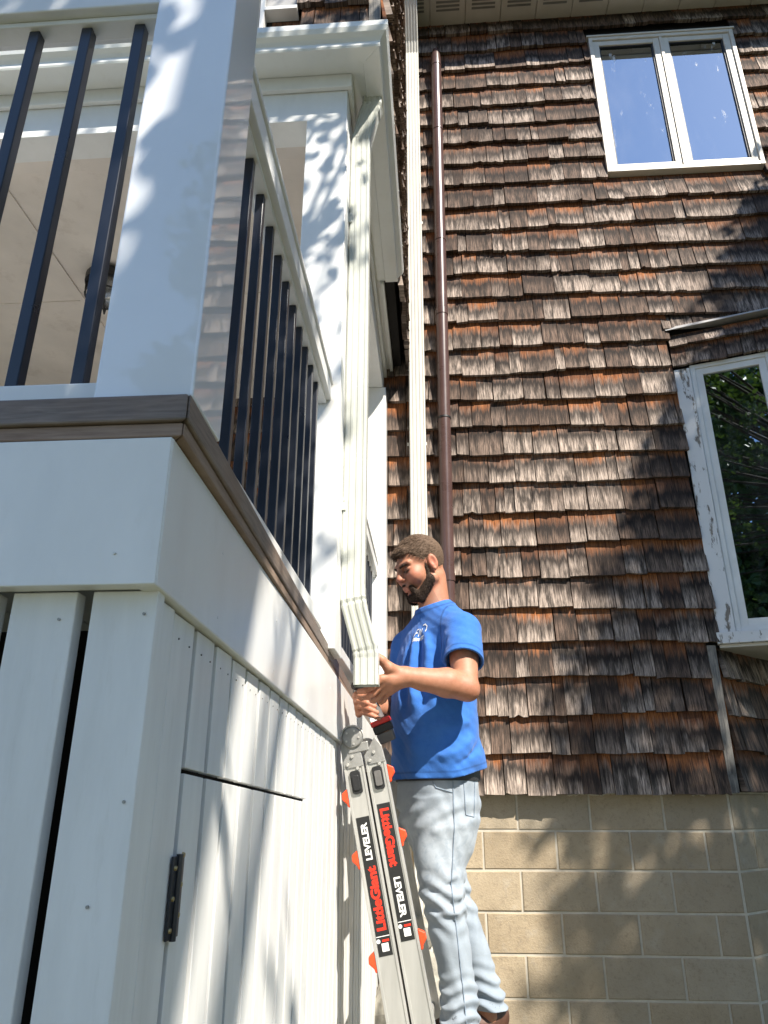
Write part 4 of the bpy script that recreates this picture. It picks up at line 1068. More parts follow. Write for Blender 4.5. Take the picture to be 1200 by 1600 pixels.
def cloth_mat(name, c0, c1, weave=900, fold=0.25, fade=None, rough=0.9):
    t = NT(name); v = t.coord('Object'); n1 = t.noise(v, 7, 5, 0.6); n2 = t.noise(t.coord('Object', (1, 1, 0.5)), weave, 2, 0.5); n3 = t.noise(v, 34, 4, 0.6, 0.8)
    c = t.mix(t.ramp(n1, 0.3, 0.7), c0, c1)
    c = t.mix(t.math('MULTIPLY', t.ramp(n2, 0.4, 0.7), 0.25), c, tuple(x * 0.7 for x in c0))
    if fade: 
        at = t.n('Attribute'); at.attribute_name = 'tint'; sr = t.n('SeparateXYZ'); t.l(at.outputs['Vector'], sr.inputs[0])
        c = t.mix(t.math('MULTIPLY', sr.outputs[0], t.ramp(n3, 0.25, 0.6)), c, fade)
        c = t.mix(sr.outputs[1], c, tuple(x * 0.35 for x in c0))
    t.l(c, t.p.inputs['Base Color']); t.p.inputs['Roughness'].default_value = rough
    t.p.inputs['Sheen Weight'].default_value = 0.15; t.p.inputs['Specular IOR Level'].default_value = 0.2
    t.bump(t.math('ADD', t.math('MULTIPLY', n3, 0.8), t.math('MULTIPLY', n2, 0.15)), fold, 0.006); return t.m
def hair_mat(name, c0, c1):
    t = NT(name); v = t.coord('Object'); n = t.noise(v, 420, 3, 0.6); t.l(t.mix(t.ramp(n, 0.3, 0.7), c0, c1), t.p.inputs['Base Color']); t.p.inputs['Roughness'].default_value = 0.75; t.p.inputs['Specular IOR Level'].default_value = 0.25; t.bump(n, 0.3, 0.002); return t.m
M['skin'] = skin_mat()
M['shirt'] = cloth_mat('blue_jersey', (0.028, 0.125, 0.42), (0.036, 0.15, 0.50), 700, 0.32, (0.06, 0.19, 0.55))
M['jeans'] = cloth_mat('light_denim', (0.235, 0.28, 0.335), (0.33, 0.375, 0.42), 1100, 0.22, (0.52, 0.56, 0.60))
M['stitch'] = simple('denim_seam', (0.24, 0.30, 0.38), 0.9, 0.2, 60)
M['hair'] = hair_mat('brown_hair', (0.035, 0.021, 0.013), (0.21, 0.14, 0.095))
M['beard'] = hair_mat('dark_beard', (0.016, 0.011, 0.009), (0.085, 0.055, 0.038))

FB = np.array((-0.82, -0.572, 0.0)); LBd = np.array((0.572, -0.82, 0.0)); UP = np.array((0, 0, 1.0))
# head frame: turned a little less, pitched down
cp, sp_ = cos(radians(25)), sin(radians(25))
HF = np.array((-0.866 * cp, -0.5 * cp, -sp_)); HL = np.array((0.5, -0.866, 0)); HU = np.array((-0.866 * sp_, -0.5 * sp_, cp))
HC = np.array((-0.046, 2.788, 2.362)); HR = (HF, HL, HU)
def hp(f, l, u): return HC + HF * f + HL * l + HU * u
NECK0, NECK1 = hp(-0.030, 0, -0.055), np.array((0.002, 2.812, 2.19))
SL, SR = np.array((0.104, 2.672, 2.078)), np.array((-0.105, 2.975, 2.078))
EL, WL = np.array((0.104, 2.560, 1.862)), np.array((-0.098, 2.482, 1.890))
ER, WR = np.array((-0.135, 2.985, 1.835)), np.array((-0.262, 2.722, 1.825))

B = Field((-0.32, 2.38, 0.80), (0.24, 3.10, 2.52), 0.003)
# torso and legs under the clothes
B.loft([(1.45, 0.0, 2.83, 0.13, 0.09, 0.09), (1.6, 0, 2.83, 0.15, 0.10, 0.10), (1.8, 0, 2.83, 0.15, 0.11, 0.10), (2.0, 0.0, 2.83, 0.165, 0.10, 0.10), (2.12, 0.005, 2.825, 0.14, 0.07, 0.08), (2.18, 0.01, 2.82, 0.08, 0.05, 0.06)], FB)
B.cone((0.045, 2.765, 1.5), (0.014, 2.735, 1.2), 0.075, 0.05, 0.03); B.cone((0.014, 2.735, 1.2), (0.053, 2.75, 0.83), 0.05, 0.036, 0.02)
B.cone((-0.045, 2.90, 1.5), (0.04, 2.93, 1.2), 0.075, 0.05, 0.03); B.cone((0.04, 2.93, 1.2), (0.155, 2.95, 0.83), 0.05, 0.036, 0.02)
B.cone((0.01, 2.82, 2.13), SL, 0.055, 0.05, 0.03); B.cone((0.01, 2.82, 2.13), SR, 0.055, 0.05, 0.03)
# neck and head
B.cone(NECK0, NECK1, 0.054, 0.060, 0.02)
B.cone(hp(-0.05, 0, -0.01), NECK1 + np.array((0.012, 0.012, 0)), 0.042, 0.050, 0.02)
B.ell(hp(-0.014, 0, 0.034), HR, (0.098, 0.076, 0.090), 0.012)
B.ell(hp(0.030, 0, -0.018), HR, (0.066, 0.060, 0.090), 0.015)
for sgn in (-1, 1):
    B.cone(hp(0.002, sgn * 0.052, -0.058), hp(0.068, sgn * 0.022, -0.100), 0.026, 0.022, 0.014)
    B.ell(hp(0.058, sgn * 0.042, -0.024), HR, (0.034, 0.027, 0.034), 0.016)
    B.cone(hp(0.088, sgn * 0.012, 0.031), hp(0.074, sgn * 0.047, 0.030), 0.0105, 0.010, 0.012)
B.cone(hp(0.076, 0, -0.100), hp(0.082, 0, -0.096), 0.024, 0.022, 0.014)
for sgn in (-1, 1):
    B.ell(hp(0.099, sgn * 0.033, 0.010), HR, (0.023, 0.021, 0.0145), 0.010, 'cut')
    B.ell(hp(0.074, sgn * 0.032, 0.009), HR, (0.0150, 0.0165, 0.0125), 0.003)
B.cone(hp(0.090, 0, 0.026), hp(0.112, 0, -0.016), 0.0085, 0.0115, 0.010)
B.ell(hp(0.110, 0, -0.019), HR, (0.0125, 0.0125, 0.011), 0.005)
for sgn in (-1, 1): B.ell(hp(0.099, sgn * 0.0125, -0.024), HR, (0.011, 0.0075, 0.008), 0.004)
for sgn in (-1, 1): B.ell(hp(0.106, sgn * 0.006, -0.0315), HR, (0.005, 0.0035, 0.004), 0.002, 'cut')
B.ell(hp(0.092, 0, -0.052), HR, (0.012, 0.026, 0.018), 0.010)
B.cone(hp(0.098, -0.017, -0.0565), hp(0.098, 0.017, -0.0565), 0.0062, 0.0062, 0.004)
B.cone(hp(0.094, -0.015, -0.0675), hp(0.094, 0.015, -0.0675), 0.0072, 0.0072, 0.004)
B.cone(hp(0.108, -0.02, -0.062), hp(0.108, 0.02, -0.062), 0.0042, 0.0042, 0.003, 'cut')
for sgn in (-1, 1):
    # ear: tilted disc with a rim and a hollow
    er = np.array([HF * 0.96 + HL * sgn * (-0.28), HL * sgn * 0.96 + HF * 0.28, HU]); ec = hp(-0.012, sgn * 0.079, -0.002)
    B.ell(ec, er, (0.019, 0.008, 0.033), 0.004)
    B.ell(ec + HL * sgn * 0.008 + HF * 0.003 + HU * 0.005, er, (0.0105, 0.006, 0.018), 0.003, 'cut')
    B.cone(ec - HU * 0.026 + HL * sgn * 0.002 + HF * 0.005, ec - HU * 0.031 + HF * 0.006, 0.0075, 0.006, 0.004)
# left arm (towards the camera)
UA = SL + (EL - SL) * 0.5
B.cone(SL, UA, 0.054, 0.049, 0.01); B.cone(UA, EL, 0.049, 0.042, 0.01)
B.cone(EL + np.array((0.012, 0.006, -0.010)), EL, 0.034, 0.036, 0.012)
F1 = EL + (WL - EL) * 0.32 + np.array((0, 0, 0.004))
B.cone(EL, F1, 0.043, 0.049, 0.015); B.cone(F1, EL + (WL - EL) * 0.72, 0.049, 0.037, 0.01); B.cone(EL + (WL - EL) * 0.72, WL, 0.037, 0.031, 0.01)
# left hand: open C grip round the end of the spout, thumb up
def finger(pts, r0, r1, k=0.004):
    n = len(pts) - 1; rs = [r0 + (r1 - r0) * i / n for i in range(n + 1)]
    B.chain([np.array(p) for p in pts], rs, k)
KN = [np.array(p) for p in ((-0.176, 2.446, 1.876), (-0.172, 2.460, 1.860), (-0.164, 2.477, 1.848), (-0.152, 2.494, 1.842))]
for kn in KN: B.cone(WL + np.array((-0.006, 0.0, -0.004)), kn, 0.0265, 0.0148, 0.012)
B.cone(WL, (-0.14, 2.468, 1.875), 0.029, 0.028, 0.012)
finger([KN[0], (-0.205, 2.436, 1.850), (-0.226, 2.436, 1.838), (-0.247, 2.442, 1.836)], 0.0130, 0.0092)
finger([KN[1], (-0.203, 2.462, 1.832), (-0.222, 2.478, 1.824), (-0.236, 2.494, 1.824)], 0.0125, 0.0092)
finger([KN[2], (-0.190, 2.490, 1.820), (-0.206, 2.510, 1.815), (-0.214, 2.530, 1.817)], 0.0118, 0.0088)
finger([KN[3], (-0.172, 2.515, 1.816), (-0.182, 2.533, 1.812), (-0.187, 2.548, 1.814)], 0.0092, 0.0070)
finger([WL + np.array((-0.018, -0.010, 0.008)), (-0.150, 2.448, 1.912), (-0.174, 2.434, 1.936), (-0.199, 2.428, 1.958)], 0.0225, 0.0105, 0.008)
B.ell((-0.200, 2.427, 1.960), np.eye(3), (0.0102, 0.0102, 0.0115), 0.004)
# right arm and hand round the drill handle
B.cone(SR, ER, 0.05, 0.042, 0.01); B.cone(ER, ER + (WR - ER) * 0.35, 0.042, 0.044, 0.01); B.cone(ER + (WR - ER) * 0.35, WR, 0.044, 0.028, 0.01)
RK = [np.array((-0.281 + 0.004 * i, 2.648, 1.848 - 0.0205 * i)) for i in range(4)]
for kn in RK: B.cone(WR, kn, 0.024, 0.0125, 0.012)
for i, kn in enumerate(RK):
    off = np.array((0.0085 * i, 0.0015 * i, -0.0205 * i)); r = (0.0105, 0.0108, 0.0103, 0.0092)[i]
    finger([kn, np.array((-0.275, 2.612, 1.850)) + off, np.array((-0.246, 2.598, 1.839)) + off, np.array((-0.219, 2.604, 1.828)) + off], r, r * 0.78)
finger([WR + np.array((0.012, -0.012, 0.012)), (-0.232, 2.680, 1.845), (-0.205, 2.655, 1.838), (-0.193, 2.628, 1.826)], 0.017, 0.0095, 0.007)
V, F = B.mesh()
tint = np.zeros((len(V), 3))
def blob(p, r): return np.exp(-((V - p) ** 2).sum(1) / r ** 2)
for sgn in (-1, 1):
    tint[:, 0] += 0.9 * blob(hp(0.075, sgn * 0.045, -0.022), 0.026) + 1.0 * blob(hp(-0.012, sgn * 0.082, 0), 0.028)
    tint[:, 1] += 0.7 * blob(hp(0.085, sgn * 0.032, 0.0015), 0.006) + 0.25 * blob(hp(0.088, sgn * 0.03, 0.012), 0.014)
tint[:, 0] += 0.7 * blob(hp(0.115, 0, -0.018), 0.016) + 1.0 * blob(hp(0.100, 0, -0.0665), 0.014) + 0.5 * blob(hp(0.03, 0.02, -0.11), 0.05)
tint[:, 0] += 0.45 * blob(np.array((-0.22, 2.44, 1.84)), 0.03) + 0.4 * blob(np.array((-0.23, 2.6, 1.80)), 0.04) + 0.35 * blob(EL, 0.05)
L_ = (V - HC) @ HL; Fh = (V - HC) @ HF; Uh = (V - HC) @ HU
tint[:, 1] += np.where((Uh < -0.035) & (Fh > 0.02) & (Uh > -0.15), np.clip((-0.035 - Uh) / 0.03, 0, 1) * np.clip((np.abs(L_) - 0.02) / 0.02, 0, 0.5), 0)
person = build_mesh('person', V, F, M['skin'], None, np.clip(tint, 0, 1))
tag(person, 'bearded man in blue t-shirt and light jeans on the ladder, holding the downspout', 'person')

# ---- t-shirt
def segfold(x, y, z, a, b, w, amp):
    a, b = np.array(a), np.array(b); d = b - a; t = np.clip(((x - a[0]) * d[0] + (y - a[1]) * d[1] + (z - a[2]) * d[2]) / (d @ d), 0, 1)
    e2_ = (x - a[0] - t * d[0]) ** 2 + (y - a[1] - t * d[1]) ** 2 + (z - a[2] - t * d[2]) ** 2
    return amp * np.exp(-e2_ / w ** 2) * np.sin(pi * np.clip(t * 0.9 + 0.05, 0, 1)) ** 0.6
T = Field((-0.26, 2.46, 1.54), (0.25, 3.12, 2.32), 0.0035)
T.loft([(1.555, 0.004, 2.835, 0.205, 0.150, 0.150), (1.62, 0.003, 2.835, 0.203, 0.152, 0.146), (1.72, -0.002, 2.83, 0.198, 0.158, 0.138), (1.82, -0.004, 2.83, 0.192, 0.157, 0.132), (1.92, -0.002, 2.83, 0.19, 0.142, 0.130), (2.02, 0.002, 2.83, 0.19, 0.122, 0.126), (2.10, 0.006, 2.828, 0.165, 0.098, 0.110), (2.17, 0.012, 2.82, 0.10, 0.070, 0.085), (2.205, 0.014, 2.818, 0.075, 0.06, 0.07)], FB, 0.02)
T.cone((0.020, 2.80, 2.175), SL + np.array((0, 0, 0.004)), 0.064, 0.062, 0.035); T.cone((0.014, 2.83, 2.175), SR + np.array((0, 0, 0.004)), 0.064, 0.062, 0.035)
SLE = np.array((0.100, 2.598, 1.955)); T.cone(SL, SLE, 0.068, 0.073, 0.02)
SRE = SR + (ER - SR) * 0.55; T.cone(SR, SRE, 0.068, 0.07, 0.02)
T.cone(NECK1 + np.array((0, 0, 0.0)), NECK1 + np.array((-0.004, 0.0, 0.03)), 0.070, 0.066, 0.02)
x, y, z = T.grid()
ax_ = x - 0.0; ay_ = y - 2.83; lat = ax_ * LBd[0] + ay_ * LBd[1]; fwd = ax_ * FB[0] + ay_ * FB[1]
th = np.arctan2(lat, fwd)                                   # 0 front, +90 deg left side
def rid(q): return np.abs(np.sin(q)) * -1 + 0.5
wob = 0.6 * np.sin(z * 23 + 1.3) + 0.35 * np.sin(z * 41 + 4)
low = np.clip((1.80 - z) / 0.25, 0, 1); body_ = np.exp(-((th - 0.45) / 0.50) ** 2)
disp = 0.0062 * low * np.sin(th * 7 + wob + 1.5 * np.sin(z * 9)) * np.clip((2.1 - z) / 0.1, 0, 1)
disp = disp + 0.0150 * body_ * np.clip((z - 1.78) / 0.08, 0, 1) * np.clip((2.10 - z) / 0.06, 0, 1) * np.sin(th * 12.5 + 3.0 * (z - 1.9) * 4 + 0.5 * wob)
disp = disp + 0.004 * np.sin(z * 34 + 3 * np.sin(th * 2.2) + th * 4) * np.exp(-((z - 1.68) / 0.07) ** 2)
disp = disp + 0.0026 * np.sin(z * 66 + 4.5 * np.sin(th * 2.3 + 1) + 2 * np.sin(z * 13)) * np.clip((1.90 - z) / 0.12, 0, 1) * (0.5 + 0.5 * np.sin(th * 3.1 + z * 17))
disp = disp + 0.0008 * np.sin(z * 120 + th * 9 + 2 * np.sin(th * 5)) * np.sin(th * 11 + z * 40)
T.a += disp.astype(np.float32)
for a, b, w_, am in (((0.06, 2.62, 2.06), (-0.02, 2.66, 1.88), 0.016, -0.010), ((0.05, 2.61, 2.04), (0.02, 2.62, 1.90), 0.014, 0.012), ((0.15, 2.66, 1.72), (0.03, 2.64, 1.64), 0.016, -0.009), ((0.17, 2.72, 1.70), (0.06, 2.64, 1.61), 0.014, 0.009), ((0.0, 2.64, 1.74), (0.13, 2.66, 1.76), 0.018, -0.008), ((-0.02, 2.64, 1.64), (0.10, 2.62, 1.67), 0.016, -0.008),
                     ((0.060, 2.66, 2.115), (0.055, 2.625, 1.99), 0.007, 0.007), ((0.12, 2.56, 2.03), (0.06, 2.56, 2.00), 0.010, -0.006), ((0.15, 2.60, 2.02), (0.06, 2.57, 1.985), 0.009, 0.005)):
    T.a += segfold(x, y, z, a, b, w_, am).astype(np.float32)
# hem, sleeve openings and neckline, then hollow so the cloth has an edge
hem = 1.588 + 0.035 * np.clip(-fwd / 0.15, -0.4, 1)
outer = T.a.copy()
T.a = np.maximum(T.a, (hem - z).astype(np.float32))
ad = (SLE - SL) / np.linalg.norm(SLE - SL); pl = (x - SLE[0]) * ad[0] + (y - SLE[1]) * ad[1] + (z - SLE[2]) * ad[2]
nearsl = np.sqrt((x - SLE[0]) ** 2 + (y - SLE[1]) ** 2 + (z - SLE[2]) ** 2) < 0.105
hol = (outer + 0.009); low_z = (hem + 0.06 - z) > 0
front_sl = nearsl & (pl > -0.035) & (lat > 0.185 - 0.0)
T.a = np.where(front_sl, np.maximum(T.a, pl.astype(np.float32)), T.a)
T.a = np.where(low_z | front_sl, np.maximum(T.a, -hol), T.a)
nd = (hp(0, 0, -0.05) - NECK1); nd = nd / np.linalg.norm(nd); nc = NECK1 + np.array((-0.004, -0.003, 0.010))
npl = (x - nc[0]) * (nd[0] * 0.55) + (y - nc[1]) * (nd[1] * 0.55) + (z - nc[2]) * nd[2] + 0.20 * ((x - nc[0]) * FB[0] + (y - nc[1]) * FB[1])
T.a = np.where((z > 2.14), np.maximum(T.a, (npl * 0.85 - 0.012).astype(np.float32)), T.a)
V, F = T.mesh(); st_ = np.zeros((len(V), 3))
_l = (V[:, 0]) * LBd[0] + (V[:, 1] - 2.83) * LBd[1]; _f = V[:, 0] * FB[0] + (V[:, 1] - 2.83) * FB[1]
_h = 1.588 + 0.035 * np.clip(-_f / 0.15, -0.4, 1); _p = (V - SLE) @ ad
st_[:, 1] = 0.6 * np.exp(-((V[:, 2] - _h - 0.021) / 0.0028) ** 2) + 0.6 * np.exp(-((_p + 0.020) / 0.0028) ** 2) * (_l > 0.175) * (V[:, 2] < 2.03)
_n = ((V - nc) * np.array((nd[0] * 0.55, nd[1] * 0.55, nd[2]))).sum(1) + 0.20 * ((V[:, 0] - nc[0]) * FB[0] + (V[:, 1] - nc[1]) * FB[1])
st_[:, 1] += 0.6 * np.exp(-((_n * 0.85 - 0.012 + 0.016) / 0.003) ** 2) * (V[:, 2] > 2.12)
st_[:, 1] += 0.7 * np.exp(-((_l - 0.150 - 0.10 * (2.06 - V[:, 2])) / 0.0035) ** 2) * (V[:, 2] > 1.985) * (_l > 0.1)
st_[:, 0] = 0.35
shirt = build_mesh('shirt', V, F, M['shirt'], person, np.clip(st_, 0, 1)); shirt['label'] = 'royal blue short sleeved t-shirt'
# raised hem bands
bvh = BVHTree.FromPolygons([Vector(v) for v in V], [tuple(f) for f in F])
def on_shirt(th_, zz, lift=0.002, dirs=None):
    d = Vector(tuple(FB * cos(th_) + LBd * sin(th_))); o_ = Vector((0.0, 2.83, zz)) + d * 0.6
    hit = bvh.ray_cast(o_, -d)
    return hit[0] + hit[1] * lift if hit[0] else None
# printed chest emblem: slanted strokes, an arc and a small line of lettering
def print_strokes(strokes, th0, z0, sc, wd):
    m = MB()
    for st in strokes:
        pts = []
        for i in range(len(st) - 1):
            for t_ in np.linspace(0, 1, 5)[:-1 if i < len(st) - 2 else None]:
                pts.append((st[i][0] + (st[i + 1][0] - st[i][0]) * t_, st[i][1] + (st[i + 1][1] - st[i][1]) * t_))
        Lp, Rp = [], []
        for i, p in enumerate(pts):
            a, b = pts[max(i - 1, 0)], pts[min(i + 1, len(pts) - 1)]; dx, dy = b[0] - a[0], b[1] - a[1]; l = math.hypot(dx, dy) or 1
            for s__, arr in ((1, Lp), (-1, Rp)):
                q = (p[0] - dy / l * wd * s__, p[1] + dx / l * wd * s__)
                arr.append(on_shirt(th0 + q[0] * sc / 0.145, z0 + q[1] * sc, 0.0016))
        if any(p is None for p in Lp + Rp): continue
        n = len(Lp); m.add(Lp + Rp, [(i, i + 1, n + i + 1, n + i) for i in range(n - 1)])
    return m
em = [[(0.05, 0.38), (0.30, 1.0)], [(0.28, 1.0), (0.62, 1.0)], [(0.16, 0.72), (0.48, 0.74)], [(0.58, 0.42), (0.80, 1.0), (0.92, 0.45), (1.12, 1.02)], [(1.15, 1.25), (1.45, 1.32), (1.68, 1.12), (1.62, 0.86), (1.5, 0.7)]]
for k in range(9): em.append([(0.0 + k * 0.165, 0.02 + 0.012 * k), (0.03 + k * 0.165, 0.25 + 0.012 * k)])
em.append([(0.0, 0.26), (0.5, 0.28)]); em.append([(0.9, 0.34), (1.42, 0.38)])
pm_ = print_strokes(em, radians(10), 2.055, 0.050, 0.05)
pm_.build('chest_print', M['decal_white'], shirt, 0, 'white printed chest emblem', True)

# ---- jeans
J = Field((-0.20, 2.58, 0.82), (0.24, 3.08, 1.66), 0.0035)
FL = np.array((-0.9, -0.43, 0))
J.loft([(1.27, 0.02, 2.80, 0.06, 0.05, 0.05), (1.34, 0.012, 2.81, 0.115, 0.090, 0.095), (1.40, 0.004, 2.825, 0.150, 0.116, 0.120), (1.48, 0.0, 2.83, 0.172, 0.132, 0.138), (1.56, 0.0, 2.83, 0.172, 0.134, 0.128), (1.625, 0.0, 2.832, 0.168, 0.130, 0.122)], FB, 0.03)
J.loft([(0.842, 0.056, 2.75, 0.062, 0.066, 0.062), (0.875, 0.055, 2.75, 0.059, 0.062, 0.058), (0.93, 0.052, 2.75, 0.056, 0.056, 0.060), (1.02, 0.037, 2.745, 0.056, 0.056, 0.062), (1.10, 0.024, 2.74, 0.060, 0.062, 0.067), (1.20, 0.010, 2.735, 0.068, 0.073, 0.069), (1.30, 0.002, 2.745, 0.080, 0.086, 0.080), (1.42, 0.016, 2.77, 0.098, 0.108, 0.104), (1.50, 0.02, 2.79, 0.10, 0.11, 0.10)], FL, 0.03)
J.loft([(0.842, 0.158, 2.95, 0.058, 0.062, 0.058), (0.88, 0.154, 2.95, 0.056, 0.060, 0.056), (0.95, 0.132, 2.945, 0.052, 0.054, 0.056), (1.05, 0.096, 2.94, 0.058, 0.058, 0.062), (1.20, 0.036, 2.93, 0.070, 0.076, 0.074), (1.32, 0.0, 2.915, 0.082, 0.088, 0.084), (1.45, -0.04, 2.89, 0.098, 0.105, 0.10)], FL, 0.03)
x, y, z = J.grid()
thl = np.arctan2(y - 2.74, x - 0.04)
bunch = np.clip((1.02 - z) / 0.12, 0, 1)
J.a += (0.006 * bunch * np.sin(z * 150 + 2.2 * np.sin(thl * 2 + 0.6) + 1.5 * np.sin(x * 40))).astype(np.float32)
knee = np.exp(-((z - 1.19) / 0.075) ** 2)
J.a += (0.005 * knee * np.sin(z * 120 + x * 38 + 1.4 * np.sin(thl * 3))).astype(np.float32)
hipw = np.exp(-((z - 1.46) / 0.05) ** 2)
J.a += (0.004 * hipw * np.sin(z * 95 - x * 45 + 2 * np.sin(thl))).astype(np.float32)
J.a += (0.0022 * np.sin(z * 48 + 4 * np.sin(x * 22 + y * 9)) * np.sin(x * 55 + y * 31 + z * 12)).astype(np.float32)
for a, b, w_, am in (((0.10, 2.70, 1.47), (-0.03, 2.66, 1.40), 0.012, -0.008), ((-0.06, 2.69, 1.26), (0.09, 2.69, 1.20), 0.012, -0.008), ((-0.05, 2.68, 1.22), (0.09, 2.68, 1.27), 0.010, 0.008), ((-0.05, 2.67, 1.16), (0.08, 2.67, 1.17), 0.010, -0.007), ((0.03, 2.64, 1.58), (-0.05, 2.66, 1.50), 0.016, -0.009)):
    J.a += segfold(x, y, z, a, b, w_, am).astype(np.float32)
J.a = np.where(z < 0.90, np.maximum(J.a, -(J.a + 0.008)), J.a)
J.a = np.maximum(J.a, (0.850 - z).astype(np.float32))
V, F = J.mesh(); jt = np.zeros((len(V), 3))
jt[:, 0] = np.exp(-((V[:, 2] - 1.33) / 0.18) ** 2) * 0.45
jeans = build_mesh('jeans', V, F, M['jeans'], person, jt); jeans['label'] = 'faded light blue jeans'
jb = BVHTree.FromPolygons([Vector(v) for v in V], [tuple(f) for f in F])
def on_jeans(px_, pz_, y0=2.3, lift=0.0015):
    h = jb.ray_cast(Vector((px_, y0, pz_)), Vector((0, 1, 0))); return h[0] + h[1] * lift if h[0] else None
def seam(pts, wd, name):
    P = []
    for i in range(len(pts) - 1):
        for t_ in np.linspace(0, 1, 14)[:-1]: P.append((pts[i][0] + (pts[i + 1][0] - pts[i][0]) * t_, pts[i][1] + (pts[i + 1][1] - pts[i][1]) * t_))
    P.append(pts[-1]); a = [on_jeans(*p) for p in P]; a = [p for p in a if p is not None]
    m = MB(); m.tube(a, wd, 5); m.build(name, M['stitch'], jeans)
seam([(0.052, 1.60), (0.052, 1.42), (0.036, 1.25), (0.052, 1.08), (0.072, 0.855)], 0.0016, 'side_seam')
seam([(0.088, 1.575), (0.092, 1.46), (0.120, 1.452), (0.128, 1.57)], 0.0013, 'pocket')
seam([(0.05, 1.53), (-0.005, 1.545), (-0.03, 1.59)], 0.0013, 'pocket')
# belt
m = MB(); ring = []
for k in range(49):
    a = 2 * pi * k / 48; d = FB * cos(a) * 0.139 + LBd * sin(a) * 0.176
    ring.append((0.0 + d[0], 2.831 + d[1]))
Vb = [(p[0], p[1], zz) for zz in (1.568, 1.604) for p in ring]; m.add(Vb, [(i, i + 1, 49 + i + 1, 49 + i) for i in range(48)]); m.build('belt', M['belt'], person)
# shoes
for cx, cy, yaw in ((0.015, 2.735, radians(205)), (0.115, 2.94, radians(200))):
    Fs = Field((cx - 0.22, cy - 0.16, 0.76), (cx + 0.22, cy + 0.16, 0.92), 0.004); d = np.array((cos(yaw), sin(yaw), 0)); n = np.array((-d[1], d[0], 0)); c = np.array((cx, cy, 0))
    Fs.ell(c + d * 0.045 + (0, 0, 0.805), (d, n, UP), (0.125, 0.045, 0.040), 0.01); Fs.ell(c - d * 0.062 + (0, 0, 0.825), (d, n, UP), (0.052, 0.038, 0.055), 0.02)
    x, y, z = Fs.grid(); Fs.a = np.maximum(Fs.a, (0.787 - z).astype(np.float32)); V, F = Fs.mesh(); sh = build_mesh('shoe', V, F, M['leather'], person)
    m = MB(); pts = []
    for k in range(24):
        a = 2 * pi * k / 24; q = c + d * (0.022 + 0.147 * cos(a)) + n * (0.045 * sin(a) * (1 if cos(a) > -0.3 else 0.85)); pts.append((q[0], q[1], 0.770))
    m.prism(pts, (0, 0, 0.022)); m.build('sole', M['blackm'], sh, 0.003)

# ---- hair, brows and beard: a thin base with short strands standing on it
def strands(V, F, n, length, dirfun, seed, width=0.0009):
    rng = np.random.default_rng(seed); a, b, c = V[F[:, 0]], V[F[:, 1]], V[F[:, 2]]
    nr = np.cross(b - a, c - a); ar = np.linalg.norm(nr, axis=1) + 1e-12; nr = nr / ar[:, None]
    idx = rng.choice(len(F), n, p=ar / ar.sum()); r1, r2 = rng.random((2, n)); P = a[idx] + (b[idx] - a[idx]) * r1[:, None] + (c[idx] - a[idx]) * r2[:, None]
    D = dirfun(P, nr[idx]) + rng.normal(size=(n, 3)) * 0.16; D /= np.linalg.norm(D, axis=1)[:, None]
    Ln = length * rng.uniform(0.5, 1.15, n)[:, None]; side = np.cross(D, rng.normal(size=(n, 3))); side /= np.linalg.norm(side, axis=1)[:, None]; side *= width
    T1 = P + D * Ln * 0.55; T2 = T1 + (D - nr[idx] * 0.25) * Ln * 0.45
    VV = np.concatenate([P - side, P + side, T1 + side * 0.8, T1 - side * 0.8, T2]); k = np.arange(n)
    return VV, np.concatenate([np.stack([k, k + n, k + 2 * n, k + 3 * n], 1), np.stack([k + 3 * n, k + 2 * n, k + 4 * n, k + 4 * n], 1)])
def furry(name, Fd, mat, n, length, dirfun, seed, label=None):
    V, F = Fd.mesh(); S1, Q1 = strands(V, F, n, length, dirfun, seed, 0.0006)
    me = bpy.data.meshes.new(name); faces = F.tolist() + [tuple(q + len(V)) if q[2] != q[3] else tuple(q[:3] + len(V)) for q in Q1]
    me.from_pydata(np.concatenate([V, S1]).tolist(), [], faces); me.polygons.foreach_set('use_smooth', [True] * len(me.polygons))
    me.materials.append(mat); me.update(); o = bpy.data.objects.new(name, me); COL.objects.link(o); setparent(o, person)
    if label: o['label'] = label
    return o
Hf = Field(tuple(HC - 0.16), tuple(HC + 0.16), 0.003)
Hf.ell(hp(-0.015, 0, 0.037), HR, (0.1015, 0.0778, 0.0945), 0.0)
Hf.ell(hp(0.062, 0, 0.080), HR, (0.020, 0.050, 0.018), 0.015)
x, y, z = Hf.grid(); X, Y, Z = x - HC[0], y - HC[1], z - HC[2]
hf = X * HF[0] + Y * HF[1] + Z * HF[2]; hl = X * HL[0] + Y * HL[1] + Z * HL[2]; hu = X * HU[0] + Y * HU[1] + Z * HU[2]
Hf.a += (0.0006 * np.sin(hf * 120 + 40 * hl) * np.sin(hl * 210 + hu * 60)).astype(np.float32)
line = np.interp(hf, [-0.12, -0.055, -0.03, -0.012, 0.012, 0.03, 0.05, 0.075, 0.12], [-0.07, -0.066, -0.03, 0.020, 0.014, 0.026, 0.058, 0.066, 0.066]) + 0.004 * np.sin(hf * 240) + 0.003 * np.sin(hl * 200)
Hf.a = np.maximum(Hf.a, (line - hu).astype(np.float32)); Hf.a = np.maximum(Hf.a, (-(hf - hu * 0.0 + 0.2)).astype(np.float32))
def hdir(P, N): return N * 0.20 + HF * 0.85 - HU * 0.25
furry('hair', Hf, M['hair'], 11000, 0.017, hdir, 5, 'short brown hair')
Bd = Field(tuple(HC - 0.15), tuple(HC + 0.15), 0.003)
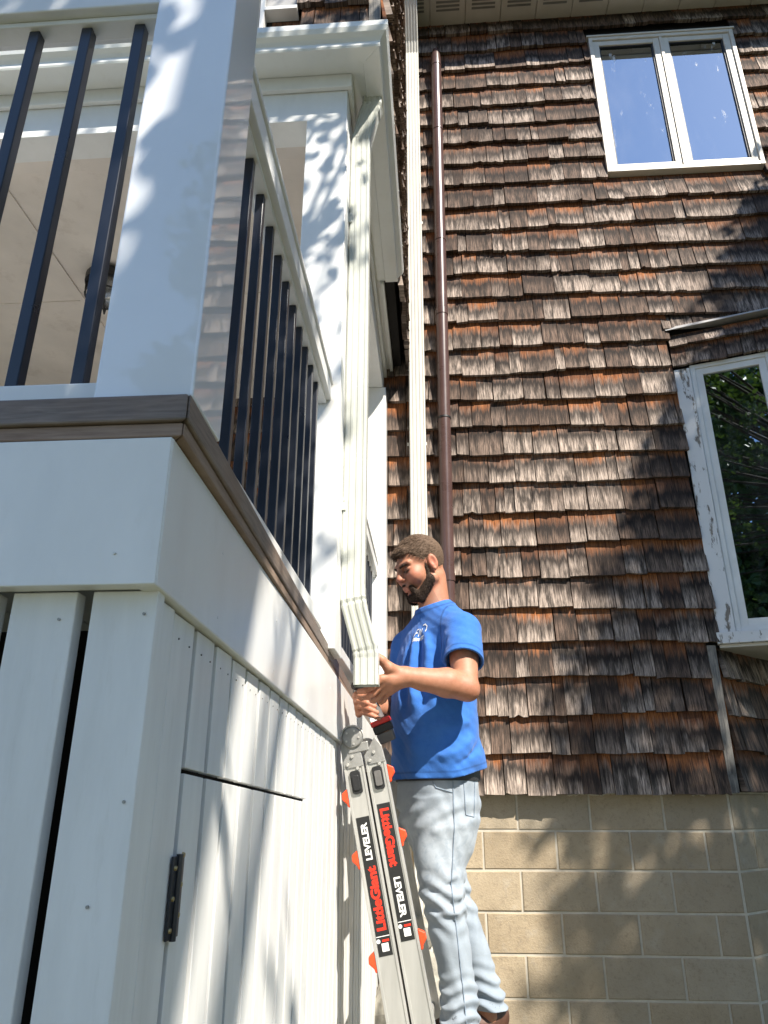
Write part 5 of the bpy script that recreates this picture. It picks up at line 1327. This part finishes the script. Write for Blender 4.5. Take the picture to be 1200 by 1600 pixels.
for sgn in (-1, 1):
    Bd.cone(hp(0.013, sgn * 0.0640, 0.012), hp(0.018, sgn * 0.0585, -0.050), 0.0055, 0.010, 0.008)
    Bd.cone(hp(0.018, sgn * 0.0585, -0.060), hp(0.066, sgn * 0.024, -0.104), 0.0205, 0.0240, 0.012)
    Bd.cone(hp(0.103, sgn * 0.003, -0.0465), hp(0.090, sgn * 0.026, -0.062), 0.0052, 0.0060, 0.004); Bd.cone(hp(0.090, sgn * 0.026, -0.062), hp(0.080, sgn * 0.027, -0.090), 0.0075, 0.012, 0.008)
Bd.cone(hp(0.074, 0, -0.107), hp(0.082, 0, -0.102), 0.0265, 0.0250, 0.014); Bd.cone(hp(0.040, 0, -0.105), hp(0.075, 0, -0.108), 0.024, 0.026, 0.012)
x, y, z = Bd.grid(); Bd.a += (0.0009 * np.sin(x * 300 + 30 * z) * np.sin(y * 310)).astype(np.float32)
Bd.ell(hp(0.102, 0, -0.062), HR, (0.02, 0.020, 0.0145), 0.004, 'cut')
furry('beard', Bd, M['beard'], 11000, 0.0065, lambda P, N: N * 0.45 - HU * 0.7 + HF * 0.15, 6, 'full dark beard')
for sgn in (-1, 1):
    Eb = Field(tuple(hp(0.085, sgn * 0.03, 0.032) - 0.05), tuple(hp(0.085, sgn * 0.03, 0.032) + 0.05), 0.0025)
    Eb.cone(hp(0.0955, sgn * 0.013, 0.0235), hp(0.0910, sgn * 0.032, 0.0270), 0.0046, 0.0044, 0.003); Eb.cone(hp(0.0910, sgn * 0.032, 0.0270), hp(0.0765, sgn * 0.050, 0.0225), 0.0044, 0.0026, 0.003)
    furry('eyebrow', Eb, M['beard'], 160, 0.004, lambda P, N: N * 0.4 + HL * sgn * 0.8, 7)
    Ey = Field(tuple(hp(0.085, sgn * 0.032, 0.0) - 0.03), tuple(hp(0.085, sgn * 0.032, 0.0) + 0.03), 0.002)
    Ey.cone(hp(0.0905, sgn * 0.019, 0.0025), hp(0.0905, sgn * 0.034, -0.0005), 0.0024, 0.0030, 0.001); Ey.cone(hp(0.0905, sgn * 0.034, -0.0005), hp(0.083, sgn * 0.047, 0.003), 0.0030, 0.0018, 0.001)
    furry('eyelash', Ey, M['beard'], 60, 0.005, lambda P, N: HF * 0.6 - HU * 0.6, 8)
